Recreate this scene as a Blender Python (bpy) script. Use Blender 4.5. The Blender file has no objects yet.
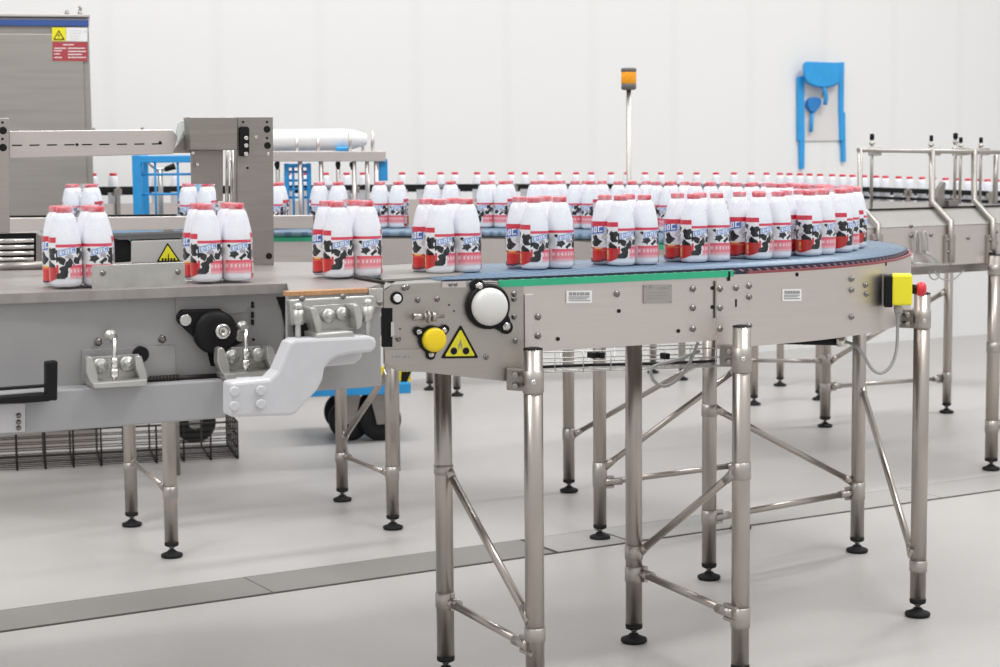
import bpy, bmesh, math, random
from mathutils import Vector as V, Matrix
random.seed(7)
sc = bpy.context.scene
COL = sc.collection
PI = math.pi
# ------------------------------------------------------------------ camera
F = 1800.0; YH = 151.0; ROLL = math.radians(-0.5); EYE = V((0, 0, 1.25))
_p = math.atan((333.5 - YH) / F)
FW = V((0, math.cos(_p), -math.sin(_p))); _r = V((1, 0, 0)); _u = _r.cross(FW)
RT = _r * math.cos(ROLL) + _u * math.sin(ROLL); UP = _u * math.cos(ROLL) - _r * math.sin(ROLL)
cd = bpy.data.cameras.new('camera'); cam = bpy.data.objects.new('camera', cd); COL.objects.link(cam)
cd.sensor_width = 36.0; cd.lens = F * 36.0 / 1000.0; cd.clip_start = 0.05
cd.dof.use_dof = True; cd.dof.focus_distance = 4.4; cd.dof.aperture_fstop = 7.0
cam.matrix_world = Matrix(((RT.x, UP.x, -FW.x, EYE.x), (RT.y, UP.y, -FW.y, EYE.y), (RT.z, UP.z, -FW.z, EYE.z), (0, 0, 0, 1)))
sc.camera = cam

def ray(x, y): return FW * F + RT * (x - 500.0) + UP * (333.5 - y)
def atz(x, y, z):                       # pixel -> point on the level plane z
    d = ray(x, y); return EYE + d * ((z - EYE.z) / d.z)
def aty(x, y, Y):                       # pixel -> point at distance Y
    d = ray(x, y); return EYE + d * (Y / d.y)
def px(p):
    v = V(p) - EYE; k = F / v.dot(FW); return 500 + k * v.dot(RT), 333.5 - k * v.dot(UP)
class Plane:                            # an upright plane through o, running at angle a
    def __init__(s, o, a):
        s.a = math.radians(a); s.o = V((o[0], o[1], 0)); s.d = V((math.cos(s.a), math.sin(s.a), 0)); s.n = V((math.sin(s.a), -math.cos(s.a), 0))
    def off(s, k): return Plane(s.o + s.n * k, math.degrees(s.a))      # k > 0: towards the viewer
    def at(s, x, y):
        d = ray(x, y); return EYE + d * ((s.o - EYE).dot(s.n) / d.dot(s.n))
# ------------------------------------------------------------------ materials
def mat(name, col, rough=.5, metal=0., noise=0., nscale=20., stretch=None, bump=0., coat=0., emit=0., spec=.5, trans=0., sss=0.):
    m = bpy.data.materials.new(name); m.use_nodes = True; nt = m.node_tree; b = nt.nodes['Principled BSDF']
    b.inputs['Base Color'].default_value = (*col, 1); b.inputs['Roughness'].default_value = rough; b.inputs['Metallic'].default_value = metal
    b.inputs['Specular IOR Level'].default_value = spec
    if coat: b.inputs['Coat Weight'].default_value = coat; b.inputs['Coat Roughness'].default_value = .1
    if trans: b.inputs['Transmission Weight'].default_value = trans
    if sss: b.inputs['Subsurface Weight'].default_value = sss; b.inputs['Subsurface Radius'].default_value = (.01, .01, .01)
    if emit: b.inputs['Emission Color'].default_value = (*col, 1); b.inputs['Emission Strength'].default_value = emit
    if noise or bump:
        tc = nt.nodes.new('ShaderNodeTexCoord'); mp = nt.nodes.new('ShaderNodeMapping'); n = nt.nodes.new('ShaderNodeTexNoise')
        n.inputs['Scale'].default_value = nscale; n.inputs['Detail'].default_value = 4
        if stretch: mp.inputs['Scale'].default_value = stretch
        nt.links.new(tc.outputs['Object'], mp.inputs['Vector']); nt.links.new(mp.outputs['Vector'], n.inputs['Vector'])
        if noise:
            r = nt.nodes.new('ShaderNodeMapRange'); r.inputs['From Min'].default_value = .3; r.inputs['From Max'].default_value = .7
            r.inputs['To Min'].default_value = 1 - noise; r.inputs['To Max'].default_value = 1 + noise
            mx = nt.nodes.new('ShaderNodeVectorMath'); mx.operation = 'SCALE'; mx.inputs[0].default_value = col
            nt.links.new(n.outputs['Fac'], r.inputs['Value']); nt.links.new(r.outputs['Result'], mx.inputs['Scale']); nt.links.new(mx.outputs['Vector'], b.inputs['Base Color'])
            if metal:
                r2 = nt.nodes.new('ShaderNodeMapRange'); r2.inputs['To Min'].default_value = rough - .07; r2.inputs['To Max'].default_value = rough + .07
                nt.links.new(n.outputs['Fac'], r2.inputs['Value']); nt.links.new(r2.outputs['Result'], b.inputs['Roughness'])
        if bump:
            bp = nt.nodes.new('ShaderNodeBump'); bp.inputs['Strength'].default_value = bump; bp.inputs['Distance'].default_value = .002
            nt.links.new(n.outputs['Fac'], bp.inputs['Height']); nt.links.new(bp.outputs['Normal'], b.inputs['Normal'])
    return m
M = dict(
    steel=mat('brushed_steel', (.47, .44, .41), .42, 1, .03, 9, (1, 1, 14)),
    tube=mat('polished_tube_steel', (.47, .425, .39), .33, 1, .025, 6, (1, 1, .3)),
    panel=mat('stainless_sheet', (.685, .632, .605), .42, 1, .022, 6, (1, 1, 30)),
    dsteel=mat('dull_dark_steel', (.36, .335, .31), .42, 1, .06, 8, (1, 1, 12)),
    bright=mat('bright_bolt_steel', (.75, .73, .70), .22, 1, .03, 40),
    zinc=mat('zinc_plated_steel', (.54, .535, .51), .42, .85, .08, 30),
    grey=mat('grey_machine_paint', (.34, .335, .335), .45, 0, .03, 12, None, .05),
    rail=mat('satin_grey_rail_paint', (.37, .37, .38), .42, 0, .03, 10),
    cast=mat('pale_grey_casting_paint', (.60, .60, .62), .42, 0, .03, 25, None, .1),
    bed=mat('worn_grey_bed', (.33, .305, .29), .38, .3, .10, 18, (1, 4, 1)),
    wood=mat('brown_wear_strip', (.50, .27, .13), .5, 0, .15, 40, (1, 8, 1)),
    black=mat('black_plastic', (.008, .008, .009), .5, 0, .1, 20, None, 0, 0, 0, .22),
    rubber=mat('black_rubber', (.014, .014, .015), .65, 0, .15, 30, None, 0, 0, 0, .25),
    white=mat('white_plastic', (.84, .84, .83), .35, 0, .01, 20),
    hub=mat('light_grey_plastic_cover', (.70, .69, .67), .38, 0, .02, 20),
    blue=mat('bright_blue_paint', (.025, .32, .70), .4, 0, .05, 20),
    navy=mat('dark_blue_stripe', (.035, .09, .30), .4, 0, .03, 20),
    yellow=mat('yellow_plastic', (.90, .66, .01), .4, 0, .03, 20),
    sign=mat('yellow_sign_vinyl', (.83, .76, .02), .45, 0, .02, 20),
    red=mat('red_plastic', (.70, .03, .05), .35, 0, .04, 20),
    capred=mat('milk_cap_red', (.72, .085, .11), .38, 0, .04, 60),
    green=mat('green_guide_strip', (.03, .42, .22), .45, 0, .05, 20),
    maroon=mat('dark_red_wear_strip', (.28, .06, .07), .45, 0, .05, 20),
    matt=mat('matt_steel_sheet', (.30, .29, .275), .6, .2, .05, 12),
    screw=mat('dull_screw_steel', (.25, .235, .22), .3, 1, .03, 40),
    milk=mat('milk_bottle_plastic', (.81, .825, .88), .26, 0, .01, 20, None, 0, .25, 0, .5, 0, .0),
    amber=mat('amber_lens', (.90, .36, .01), .25, 0, .12, 60, (1, 1, 6)),
    paper=mat('white_label_paper', (.82, .82, .82), .5, 0, .01, 50),
    ink=mat('grey_print', (.30, .30, .31), .6, 0, .02, 50),
    redplate=mat('red_info_plate', (.42, .05, .06), .5, 0, .04, 40),
    cabinet=mat('cabinet_steel', (.42, .395, .365), .45, 1, .05, 3, (1, 1, 20)),
    cable=mat('grey_cable_sheath', (.42, .42, .42), .5, 0, .03, 40),
    wire=mat('dark_wire', (.035, .028, .025), .5, .4, .1, 40),
    glass=mat('clear_plastic_guard', (.82, .86, .84), .12, 0, .01, 20, None, 0, 0, 0, .5, .75),
)
# belt: blue grey module rows
def belt_mat():
    m = bpy.data.materials.new('blue_modular_belt'); m.use_nodes = True; nt = m.node_tree; b = nt.nodes['Principled BSDF']
    uv = nt.nodes.new('ShaderNodeUVMap'); uv.uv_map = 'UVMap'
    br = nt.nodes.new('ShaderNodeTexBrick'); br.inputs['Scale'].default_value = 1; br.inputs['Color1'].default_value = (.085, .155, .245, 1); br.inputs['Color2'].default_value = (.11, .185, .285, 1)
    br.inputs['Mortar'].default_value = (.20, .28, .37, 1); br.inputs['Mortar Size'].default_value = .0025; br.inputs['Brick Width'].default_value = .05; br.inputs['Row Height'].default_value = .0254
    nt.links.new(uv.outputs[0], br.inputs['Vector']); nt.links.new(br.outputs['Color'], b.inputs['Base Color'])
    b.inputs['Roughness'].default_value = .38
    bp = nt.nodes.new('ShaderNodeBump'); bp.inputs['Strength'].default_value = .5; bp.inputs['Distance'].default_value = .002
    nt.links.new(br.outputs['Fac'], bp.inputs['Height']); nt.links.new(bp.outputs['Normal'], b.inputs['Normal'])
    return m
M['belt'] = belt_mat()
def edge_mat():
    m = bpy.data.materials.new('dark_toothed_belt_edge'); m.use_nodes = True; nt = m.node_tree; b = nt.nodes['Principled BSDF']; b.inputs['Roughness'].default_value = .4
    uv = nt.nodes.new('ShaderNodeUVMap'); uv.uv_map = 'UVMap'; sx = nt.nodes.new('ShaderNodeSeparateXYZ'); nt.links.new(uv.outputs[0], sx.inputs[0])
    a = nt.nodes.new('ShaderNodeMath'); a.operation = 'MULTIPLY_ADD'; a.inputs[1].default_value = 1.7; nt.links.new(sx.outputs['Y'], a.inputs[0]); nt.links.new(sx.outputs['X'], a.inputs[2])
    d = nt.nodes.new('ShaderNodeMath'); d.operation = 'DIVIDE'; d.inputs[1].default_value = .026; nt.links.new(a.outputs[0], d.inputs[0]); f = nt.nodes.new('ShaderNodeMath'); f.operation = 'FRACT'; nt.links.new(d.outputs[0], f.inputs[0])
    g = nt.nodes.new('ShaderNodeMath'); g.operation = 'GREATER_THAN'; g.inputs[1].default_value = .68; nt.links.new(f.outputs[0], g.inputs[0])
    h = nt.nodes.new('ShaderNodeMath'); h.operation = 'LESS_THAN'; h.inputs[1].default_value = -.0048; nt.links.new(sx.outputs['Y'], h.inputs[0]); k = nt.nodes.new('ShaderNodeMath'); k.operation = 'MULTIPLY'; nt.links.new(g.outputs[0], k.inputs[0]); nt.links.new(h.outputs[0], k.inputs[1])
    x = nt.nodes.new('ShaderNodeMix'); x.data_type = 'RGBA'; x.inputs[6].default_value = (.022, .025, .055, 1); x.inputs[7].default_value = (.34, .20, .25, 1); nt.links.new(k.outputs[0], x.inputs[0]); nt.links.new(x.outputs[2], b.inputs['Base Color'])
    return m
M['teeth'] = edge_mat()
def floor_mat(name, c1, c2, rough):
    m = bpy.data.materials.new(name); m.use_nodes = True; nt = m.node_tree; b = nt.nodes['Principled BSDF']
    tc = nt.nodes.new('ShaderNodeTexCoord'); n1 = nt.nodes.new('ShaderNodeTexNoise'); n1.inputs['Scale'].default_value = 1.3; n1.inputs['Detail'].default_value = 7; n1.inputs['Roughness'].default_value = .6
    n2 = nt.nodes.new('ShaderNodeTexNoise'); n2.inputs['Scale'].default_value = 45; n2.inputs['Detail'].default_value = 5
    ad = nt.nodes.new('ShaderNodeMath'); ad.operation = 'MULTIPLY_ADD'; ad.inputs[1].default_value = .35
    cr = nt.nodes.new('ShaderNodeValToRGB'); cr.color_ramp.elements[0].position = .35; cr.color_ramp.elements[1].position = .95
    cr.color_ramp.elements[0].color = (*c1, 1); cr.color_ramp.elements[1].color = (*c2, 1)
    nt.links.new(tc.outputs['Object'], n1.inputs['Vector']); nt.links.new(tc.outputs['Object'], n2.inputs['Vector'])
    nt.links.new(n2.outputs['Fac'], ad.inputs[0]); nt.links.new(n1.outputs['Fac'], ad.inputs[2]); nt.links.new(ad.outputs[0], cr.inputs['Fac'])
    nt.links.new(cr.outputs['Color'], b.inputs['Base Color']); b.inputs['Roughness'].default_value = rough; b.inputs['Specular IOR Level'].default_value = .35
    return m
M['floor'] = floor_mat('pale_grey_resin_floor', (.435, .418, .405), (.50, .482, .468), .40)
M['drain_d'] = floor_mat('dull_steel_drain_cover', (.22, .21, .20), (.27, .258, .245), .5)
M['drain_l'] = floor_mat('pale_drain_cover', (.36, .35, .335), (.43, .42, .405), .45)
M['gap'] = mat('dark_joint', (.06, .055, .05), .8)
def wall_mat():
    m = bpy.data.materials.new('white_sandwich_panel'); m.use_nodes = True; nt = m.node_tree; b = nt.nodes['Principled BSDF']
    tc = nt.nodes.new('ShaderNodeTexCoord'); w = nt.nodes.new('ShaderNodeTexWave'); w.wave_type = 'BANDS'; w.bands_direction = 'X'; w.inputs['Scale'].default_value = .55; w.inputs['Distortion'].default_value = .0
    r = nt.nodes.new('ShaderNodeValToRGB'); r.color_ramp.elements[0].color = (.765, .765, .757, 1); r.color_ramp.elements[1].color = (.785, .785, .777, 1); r.color_ramp.elements[1].position = .06
    nt.links.new(tc.outputs['Object'], w.inputs['Vector']); nt.links.new(w.outputs['Fac'], r.inputs['Fac']); nt.links.new(r.outputs['Color'], b.inputs['Base Color']); b.inputs['Roughness'].default_value = .55
    return m
M['wall'] = wall_mat()
def vcol_mat(name):
    m = bpy.data.materials.new(name); m.use_nodes = True; nt = m.node_tree; b = nt.nodes['Principled BSDF']
    a = nt.nodes.new('ShaderNodeAttribute'); a.attribute_name = 'print'; nt.links.new(a.outputs['Color'], b.inputs['Base Color']); b.inputs['Roughness'].default_value = .28
    b.inputs['Coat Weight'].default_value = .3; b.inputs['Coat Roughness'].default_value = .12
    return m
M['print'] = vcol_mat('printed_label_film')
def film_mat():
    m = bpy.data.materials.new('clear_shrink_film'); m.use_nodes = True; nt = m.node_tree; b = nt.nodes['Principled BSDF']; out = nt.nodes['Material Output']
    b.inputs['Base Color'].default_value = (.84, .86, .92, 1); b.inputs['Roughness'].default_value = .16
    t = nt.nodes.new('ShaderNodeBsdfTransparent'); x = nt.nodes.new('ShaderNodeMixShader'); n = nt.nodes.new('ShaderNodeTexNoise'); tc = nt.nodes.new('ShaderNodeTexCoord'); n.inputs['Scale'].default_value = 55; n.inputs['Detail'].default_value = 3
    r = nt.nodes.new('ShaderNodeMapRange'); r.inputs['From Min'].default_value = .35; r.inputs['From Max'].default_value = .72; r.inputs['To Min'].default_value = .0; r.inputs['To Max'].default_value = 1.0
    nt.links.new(tc.outputs['Object'], n.inputs['Vector']); nt.links.new(n.outputs['Fac'], r.inputs['Value']); 
    sz = nt.nodes.new('ShaderNodeSeparateXYZ'); nt.links.new(tc.outputs['Object'], sz.inputs[0]); r2 = nt.nodes.new('ShaderNodeMapRange'); r2.inputs['From Min'].default_value = .105; r2.inputs['From Max'].default_value = .155; r2.inputs['To Min'].default_value = .045; r2.inputs['To Max'].default_value = .34  # white patches grow towards the caps, painting glare into the film
    nt.links.new(sz.outputs['Z'], r2.inputs['Value']); mm = nt.nodes.new('ShaderNodeMath'); mm.operation = 'MULTIPLY'; nt.links.new(r.outputs[0], mm.inputs[0]); nt.links.new(r2.outputs[0], mm.inputs[1]); nt.links.new(mm.outputs[0], x.inputs['Fac'])
    nt.links.new(t.outputs[0], x.inputs[1]); nt.links.new(b.outputs[0], x.inputs[2]); nt.links.new(x.outputs[0], out.inputs['Surface'])
    bp = nt.nodes.new('ShaderNodeBump'); bp.inputs['Strength'].default_value = .35; bp.inputs['Distance'].default_value = .003; nt.links.new(n.outputs['Fac'], bp.inputs['Height']); nt.links.new(bp.outputs['Normal'], b.inputs['Normal'])
    return m
M['film'] = film_mat()
# ------------------------------------------------------------------ mesh helpers
class MB:
    def __init__(s): s.b = bmesh.new(); s.mi = 0; s.mats = []
    def use(s, m):
        if m not in s.mats: s.mats.append(m)
        s.mi = s.mats.index(m); return s
    def face(s, vs, smooth=False):
        try: f = s.b.faces.new(vs)
        except ValueError: return
        f.material_index = s.mi; f.smooth = smooth
    def box(s, c, size, ang=0., m=None):
        R = Matrix.Rotation(ang, 3, 'Z') if m is None else m
        vs = []
        for sx in (-.5, .5):
            for sy in (-.5, .5):
                for sz in (-.5, .5): vs.append(s.b.verts.new(V(c) + R @ V((sx * size[0], sy * size[1], sz * size[2]))))
        for q in ((0, 1, 3, 2), (4, 6, 7, 5), (0, 4, 5, 1), (2, 3, 7, 6), (0, 2, 6, 4), (1, 5, 7, 3)): s.face([vs[i] for i in q])
        return s
    def tube(s, p, q, r, r2=None, n=16, caps=True):
        p = V(p); q = V(q); r2 = r if r2 is None else r2
        d = (q - p).normalized(); a = d.orthogonal().normalized(); b = d.cross(a)
        A = []; B = []
        for i in range(n):
            t = 2 * PI * i / n; o = a * math.cos(t) + b * math.sin(t)
            A.append(s.b.verts.new(p + o * r)); B.append(s.b.verts.new(q + o * r2))
        for i in range(n): j = (i + 1) % n; s.face([A[i], A[j], B[j], B[i]], True)
        if caps: s.face(A[::-1]); s.face(B)
        return s
    def lathe(s, o, axis, prof, n=24, cap=True):       # prof: (radius, distance along the axis)
        o = V(o); d = V(axis).normalized(); a = d.orthogonal().normalized(); b = d.cross(a); rings = []
        for r, h in prof:
            rings.append([s.b.verts.new(o + d * h + (a * math.cos(2 * PI * i / n) + b * math.sin(2 * PI * i / n)) * r) for i in range(n)])
        for k in range(len(rings) - 1):
            for i in range(n): j = (i + 1) % n; s.face([rings[k][i], rings[k][j], rings[k + 1][j], rings[k + 1][i]], True)
        if cap: s.face(rings[0][::-1]); s.face(rings[-1])
        return s
    def prism(s, pts, ext):                            # planar outline swept by the vector ext
        ext = V(ext); A = [s.b.verts.new(V(p)) for p in pts]; B = [s.b.verts.new(V(p) + ext) for p in pts]
        s.face(A); s.face(B[::-1]); n = len(A)
        for i in range(n): j = (i + 1) % n; s.face([A[i], B[i], B[j], A[j]])
        return s
    def poly(s, pts, r, n=8):                          # a bent rod through points
        pts = [V(p) for p in pts]; rings = []
        up = None
        for i, p in enumerate(pts):
            d = (pts[min(i + 1, len(pts) - 1)] - pts[max(i - 1, 0)]).normalized()
            a = d.orthogonal().normalized() if up is None else (up - d * up.dot(d)).normalized()
            up = a; b = d.cross(a)
            rings.append([s.b.verts.new(p + (a * math.cos(2 * PI * k / n) + b * math.sin(2 * PI * k / n)) * r) for k in range(n)])
        for k in range(len(rings) - 1):
            for i in range(n): j = (i + 1) % n; s.face([rings[k][i], rings[k][j], rings[k + 1][j], rings[k + 1][i]], True)
        s.face(rings[0][::-1]); s.face(rings[-1]); return s
    def build(s, name, m=None, parent=None, bevel=0., loc=None):
        bmesh.ops.recalc_face_normals(s.b, faces=s.b.faces)
        me = bpy.data.meshes.new(name)
        if loc is None and parent is not None: loc = V((0, 0, 0))
        if loc is not None and parent is None: bmesh.ops.translate(s.b, vec=-V(loc), verts=s.b.verts)
        if parent is not None: bmesh.ops.translate(s.b, vec=-parent_world(parent), verts=s.b.verts)
        s.b.to_mesh(me); s.b.free()
        for mm in (s.mats or [m]): me.materials.append(M[mm])
        o = bpy.data.objects.new(name, me); COL.objects.link(o)
        if parent is not None: o.parent = parent
        elif loc is not None: o.location = loc
        if bevel:
            bv = o.modifiers.new('edge', 'BEVEL'); bv.width = bevel; bv.segments = 2; bv.limit_method = 'ANGLE'; bv.angle_limit = .7
        return o
def parent_world(o):
    p = V((0, 0, 0))
    while o is not None: p = p + V(o.location); o = o.parent
    return p
def thing(name, label, cat, loc, group=None):
    o = bpy.data.objects.new(name, None); COL.objects.link(o); o.location = loc; o.empty_display_size = .1
    tag(o, label, cat, group); return o
def tag(o, label, cat, group=None):
    o['label'] = label; o['category'] = cat
    if group: o['group'] = group
    return o
def struct(o): o['kind'] = 'structure'; return o
def catmull(P, step=.03):
    P = [V(p) for p in P]; out = []
    for i in range(len(P) - 1):
        p0 = P[max(i - 1, 0)]; p1 = P[i]; p2 = P[i + 1]; p3 = P[min(i + 2, len(P) - 1)]
        n = max(1, int((p2 - p1).length / step))
        for k in range(n):
            t = k / n
            out.append(.5 * ((2 * p1) + (p2 - p0) * t + (2 * p0 - 5 * p1 + 4 * p2 - p3) * t * t + (3 * p1 - p0 - 3 * p2 + p3) * t ** 3))
    out.append(P[-1]); return out
def normals2(P):                                       # right-hand side normal along a path (outside of the bend)
    N = []
    for i in range(len(P)):
        d = (P[min(i + 1, len(P) - 1)] - P[max(i - 1, 0)]); d.z = 0; d.normalize(); N.append(V((d.y, -d.x, 0)))
    return N
def strip(P, N, o1, o2, z1, z2, mb, i0=0, i1=None):    # closed section swept along a path: offsets o1..o2, heights z1..z2
    i1 = len(P) if i1 is None else i1; prev = None; uvs = []
    for i in range(i0, i1):
        a = P[i] + N[i] * o1; b = P[i] + N[i] * o2
        q = [mb.b.verts.new((a.x, a.y, z1)), mb.b.verts.new((b.x, b.y, z1)), mb.b.verts.new((b.x, b.y, z2)), mb.b.verts.new((a.x, a.y, z2))]
        if prev:
            for k in range(4): mb.face([prev[k], prev[(k + 1) % 4], q[(k + 1) % 4], q[k]], True)
        else: mb.face(q[::-1])
        prev = q
    mb.face(prev)
    for e in mb.b.edges: pass
    return mb
def flatshade(o, ang=.6):
    me = o.data
    bm = bmesh.new(); bm.from_mesh(me)
    for e in bm.edges:
        if len(e.link_faces) == 2 and e.calc_face_angle(0) > ang: e.smooth = False
    bm.to_mesh(me); bm.free(); return o
def cut(o): return flatshade(o)
ORD = ['first', 'second', 'third', 'fourth', 'fifth', 'sixth', 'seventh', 'eighth', 'ninth', 'tenth', 'eleventh', 'twelfth', 'thirteenth', 'fourteenth', 'fifteenth', 'sixteenth', 'seventeenth', 'eighteenth', 'nineteenth', 'twentieth']
def ordinal(k):
    if k < 20: return ORD[k]
    t = {2: 'twenty', 3: 'thirty', 4: 'forty', 5: 'fifty', 6: 'sixty'}[(k + 1) // 10]; r = (k + 1) % 10
    return (t + '-' + ORD[r - 1]) if r else {30: 'thirtieth', 40: 'fortieth', 50: 'fiftieth', 60: 'sixtieth', 20: 'twentieth'}[k + 1]
ZB = .975
# ------------------------------------------------------------------ the setting
WALL = Plane((2.524, 11.585), 30)
mb = MB(); mb.box((0, 6, -.05), (26, 26, .1)); struct(mb.build('floor', 'floor'))
mb = MB(); mb.box((0, 0, 0), (24, .15, 5.2)); w = struct(mb.build('wall_back', 'wall'))
wc = WALL.o - WALL.n * .075; w.location = (wc.x, wc.y, 2.6); w.rotation_euler.z = WALL.a
# drain channel across the floor: covers between two dark joints
dA, dB = atz(0, 632, 0), atz(1000, 490, 0); dd = (dB - dA).normalized(); dn = V((-dd.y, dd.x, 0)); dw = .215
T = (atz(560, 553, 0) - dA).dot(dd); T2 = (atz(632, 543, 0) - dA).dot(dd)
def slab(t0, t1, w0, w1, z0, z1, mb):
    pts = [dA + dd * t0 + dn * w0, dA + dd * t1 + dn * w0, dA + dd * t1 + dn * w1, dA + dd * t0 + dn * w1]
    for p in pts: p.z = z0
    mb.prism(pts, (0, 0, z1 - z0))
mb = MB(); slab(-3, 6.5, -.008, 0, -.01, .002, mb); slab(-3, 6.5, dw, dw + .006, -.01, .002, mb); slab(T - .012, T, 0, dw, -.01, .0022, mb); slab(T2, T2 + .01, 0, dw, -.01, .0022, mb)
struct(mb.build('trim_1', 'gap'))
mb = MB(); ts = (-3, -1.6, -.85, .0, .78, T - .012)
for k in range(5): slab(ts[k], ts[k + 1] - .004, .001, dw - .001, -.01, .003, mb)
struct(mb.build('trim_2', 'drain_d'))
mb = MB(); slab(T, T2, .001, dw - .001, -.01, .003, mb); slab(T2 + .01, T2 + 1.35, .001, dw - .001, -.01, .003, mb); slab(T2 + 1.354, 6.5, .001, dw - .001, -.01, .003, mb)
struct(mb.build('trim_3', 'drain_l'))

# ------------------------------------------------------------------ legs with adjustable feet
def leg(parent, foot, top, r=.0212, collars=(), capped=False, name='leg'):
    x, y = foot[0], foot[1]
    mb = MB(); mb.tube((x, y, .046), (x, y, top), r, n=24)
    l = mb.build(name, 'tube', parent); l_w = parent_world(l)
    f = MB(); f.lathe((x, y, 0.0005), (0, 0, 1), [(.030, 0), (.034, .004), (.033, .010), (.018, .016), (.012, .02), (.012, .022)], 20)
    f.use('rubber'); f.lathe((x, y, .036), (0, 0, 1), [(r * .96, 0), (r * 1.03, .004), (r * 1.03, .012), (r * .9, .013)], 20)
    fo = f.build('foot', 'rubber', l); 
    s = MB(); s.tube((x, y, .02), (x, y, .04), .0065, n=10); s.lathe((x, y, .028), (0, 0, 1), [(.007, 0), (.012, .004), (.012, .009), (.008, .01)], 8)
    s.build('threaded_stem', 'dsteel', l)
    for z0, z1 in collars:
        c = MB(); c.lathe((x, y, z0), (0, 0, 1), [(r, 0), (r + .0022, .001), (r + .0022, z1 - z0 - .001), (r, z1 - z0)], 24, False); c.build('collar', 'steel', l)
    if capped:
        c = MB(); c.lathe((x, y, top), (0, 0, 1), [(r * 1.0, -.002), (r * 1.0, .003), (r * .6, .005)], 20); c.build('end_cap', 'black', l)
    return l
def zat(foot, py):                                     # height on an upright at that foot which shows at image row py
    a, b = 0., 2.
    for _ in range(40):
        m = (a + b) / 2
        if px((foot[0], foot[1], m))[1] > py: a = m
        else: b = m
    return a
def brace(parent, A, B, r=.0095, fork=True, name='brace'):
    A = V(A); B = V(B); d = (B - A).normalized()
    mb = MB(); mb.tube(A, B, r, n=14)
    if fork:
        for P, s in ((A, 1), (B, -1)):
            mb.tube(P - d * s * .01, P + d * s * .035, r * 1.45, r * 1.1, n=12)
    return mb.build(name, 'tube', parent)
def clampjoint(parent, P, d, r=.012):
    d = V(d).normalized(); mb = MB(); mb.tube(V(P) - d * .004, V(P) + d * .05, r, n=12); mb.box(V(P) + V((0, 0, .016)), (.045, .012, .008), math.atan2(d.y, d.x)); mb.box(V(P) + V((0, 0, -.016)), (.045, .012, .008), math.atan2(d.y, d.x))
    return mb.build('clamp', 'steel', parent)

# ------------------------------------------------------------------ the blue curve conveyor
OUT = [(-.12, 3.875), (-.09, 3.89), (.134, 3.988), (.272, 4.056), (.513, 4.177), (.645, 4.253), (.785, 4.355), (.91, 4.485), (1.005, 4.63), (1.075, 4.79), (1.12, 4.94), (1.14, 5.12), (1.13, 5.28), (1.085, 5.44), (.99, 5.68), (.86, 5.93), (.68, 6.2), (.45, 6.45), (.2, 6.62), (-.1, 6.72), (-.4, 6.755), (-1.2, 6.78), (-2.6, 6.82)]
EP = catmull([V((a, b, 0)) for a, b in OUT], .02); EN = normals2(EP); W = .46
def nearest(p):
    return min(range(len(EP)), key=lambda i: (EP[i].x - p[0]) ** 2 + (EP[i].y - p[1]) ** 2)
cc = thing('curve_conveyor', 'stainless steel curved conveyor with blue modular belt on tubular legs in the middle', 'conveyor', (.35, 4.9, 0))
mb = MB(); strip(EP, EN, -W, -.004, ZB - .018, ZB, mb)
uvl = mb.b.loops.layers.uv.new('UVMap')
cum = [0]
for i in range(1, len(EP)): cum.append(cum[-1] + (EP[i] - EP[i - 1]).length * .85)
mb.b.verts.index_update()
for f in mb.b.faces:
    for lp in f.loops:
        k = lp.vert.index; i = k // 4; lp[uvl].uv = (0 if k % 4 in (0, 3) else W, cum[i])
mb.build('belt', 'belt', cc)
# dark toothed edge of the belt
mb = MB(); strip(EP, EN, -.012, .000, ZB - .0105, ZB - .0006, mb)
uvl = mb.b.loops.layers.uv.new('UVMap'); mb.b.verts.index_update()
for f in mb.b.faces:
    f.smooth = False
    for lp in f.loops: k = lp.vert.index; lp[uvl].uv = (cum[k // 4] / .85, lp.vert.co.z - ZB)
mb.build('belt_edge', 'teeth', cc)
iA = nearest((.045, 3.945)); iB = nearest((.50, 4.17)); 
jB = min(range(len(EP)), key=lambda i: abs(px((EP[i].x, EP[i].y, ZB))[0] - 727.5) + (0 if EP[i].y < 5 else 9e9))
# frame sheets
mb = MB(); strip(EP, EN, .006, .010, 0.808, ZB - .0200, mb, iA, jB - 1); cut(mb.build('straight_side_panel', 'panel', cc))
iE = nearest((-.28, 6.74))
mb = MB(); strip(EP, EN, .006, .011, 0.788, ZB - .0160, mb, jB - 2, iE); cut(mb.build('curved_side_panel', 'panel', cc))
mb = MB(); strip(EP, EN, -W - .011, -W - .006, .80, ZB - .026, mb, nearest((.2, 3.9)), len(EP)); cut(mb.build('inner_side_panel', 'panel', cc))
mb = MB(); strip(EP, EN, .004, .014, ZB - .0205, ZB - .0058, mb, iA - 2, jB + 1); cut(mb.build('green_guide_strip', 'green', cc))
mb = MB(); strip(EP, EN, .004, .012, ZB - .0155, ZB - .0105, mb, jB + 2, iE); cut(mb.build('red_wear_strip', 'maroon', cc))
mb = MB(); strip(EP, EN, -W - .013, -W + .0, ZB - .034, ZB - .020, mb, nearest((-.62, 6.76)), len(EP)); strip(EP, EN, -W - .013, -W + .0, ZB - .034, ZB - .020, mb, nearest((.95, 5.75)), nearest((.68, 6.2))); cut(mb.build('green_guide_strip', 'green', cc))
mb = MB(); strip(EP, EN, -W + .02, -.02, ZB - .045, ZB - .022, mb); cut(mb.build('slide_bed', 'dsteel', cc))
# rear run: rectangular steel guide beam on the left
mb = MB(); mb.use('panel'); mb.box((-1.52, 6.25, 1.012), (1.75, .04, .046)); mb.use('black'); mb.box((-1.75, 6.255, 1.038), (1.26, .03, .008)); mb.use('steel'); mb.box((-1.15, 6.262, .93), (.03, .03, .15)); mb.box((-2.2, 6.262, .93), (.03, .03, .15))
mb.build('guide_beam', 'steel', cc, .002)
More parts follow.
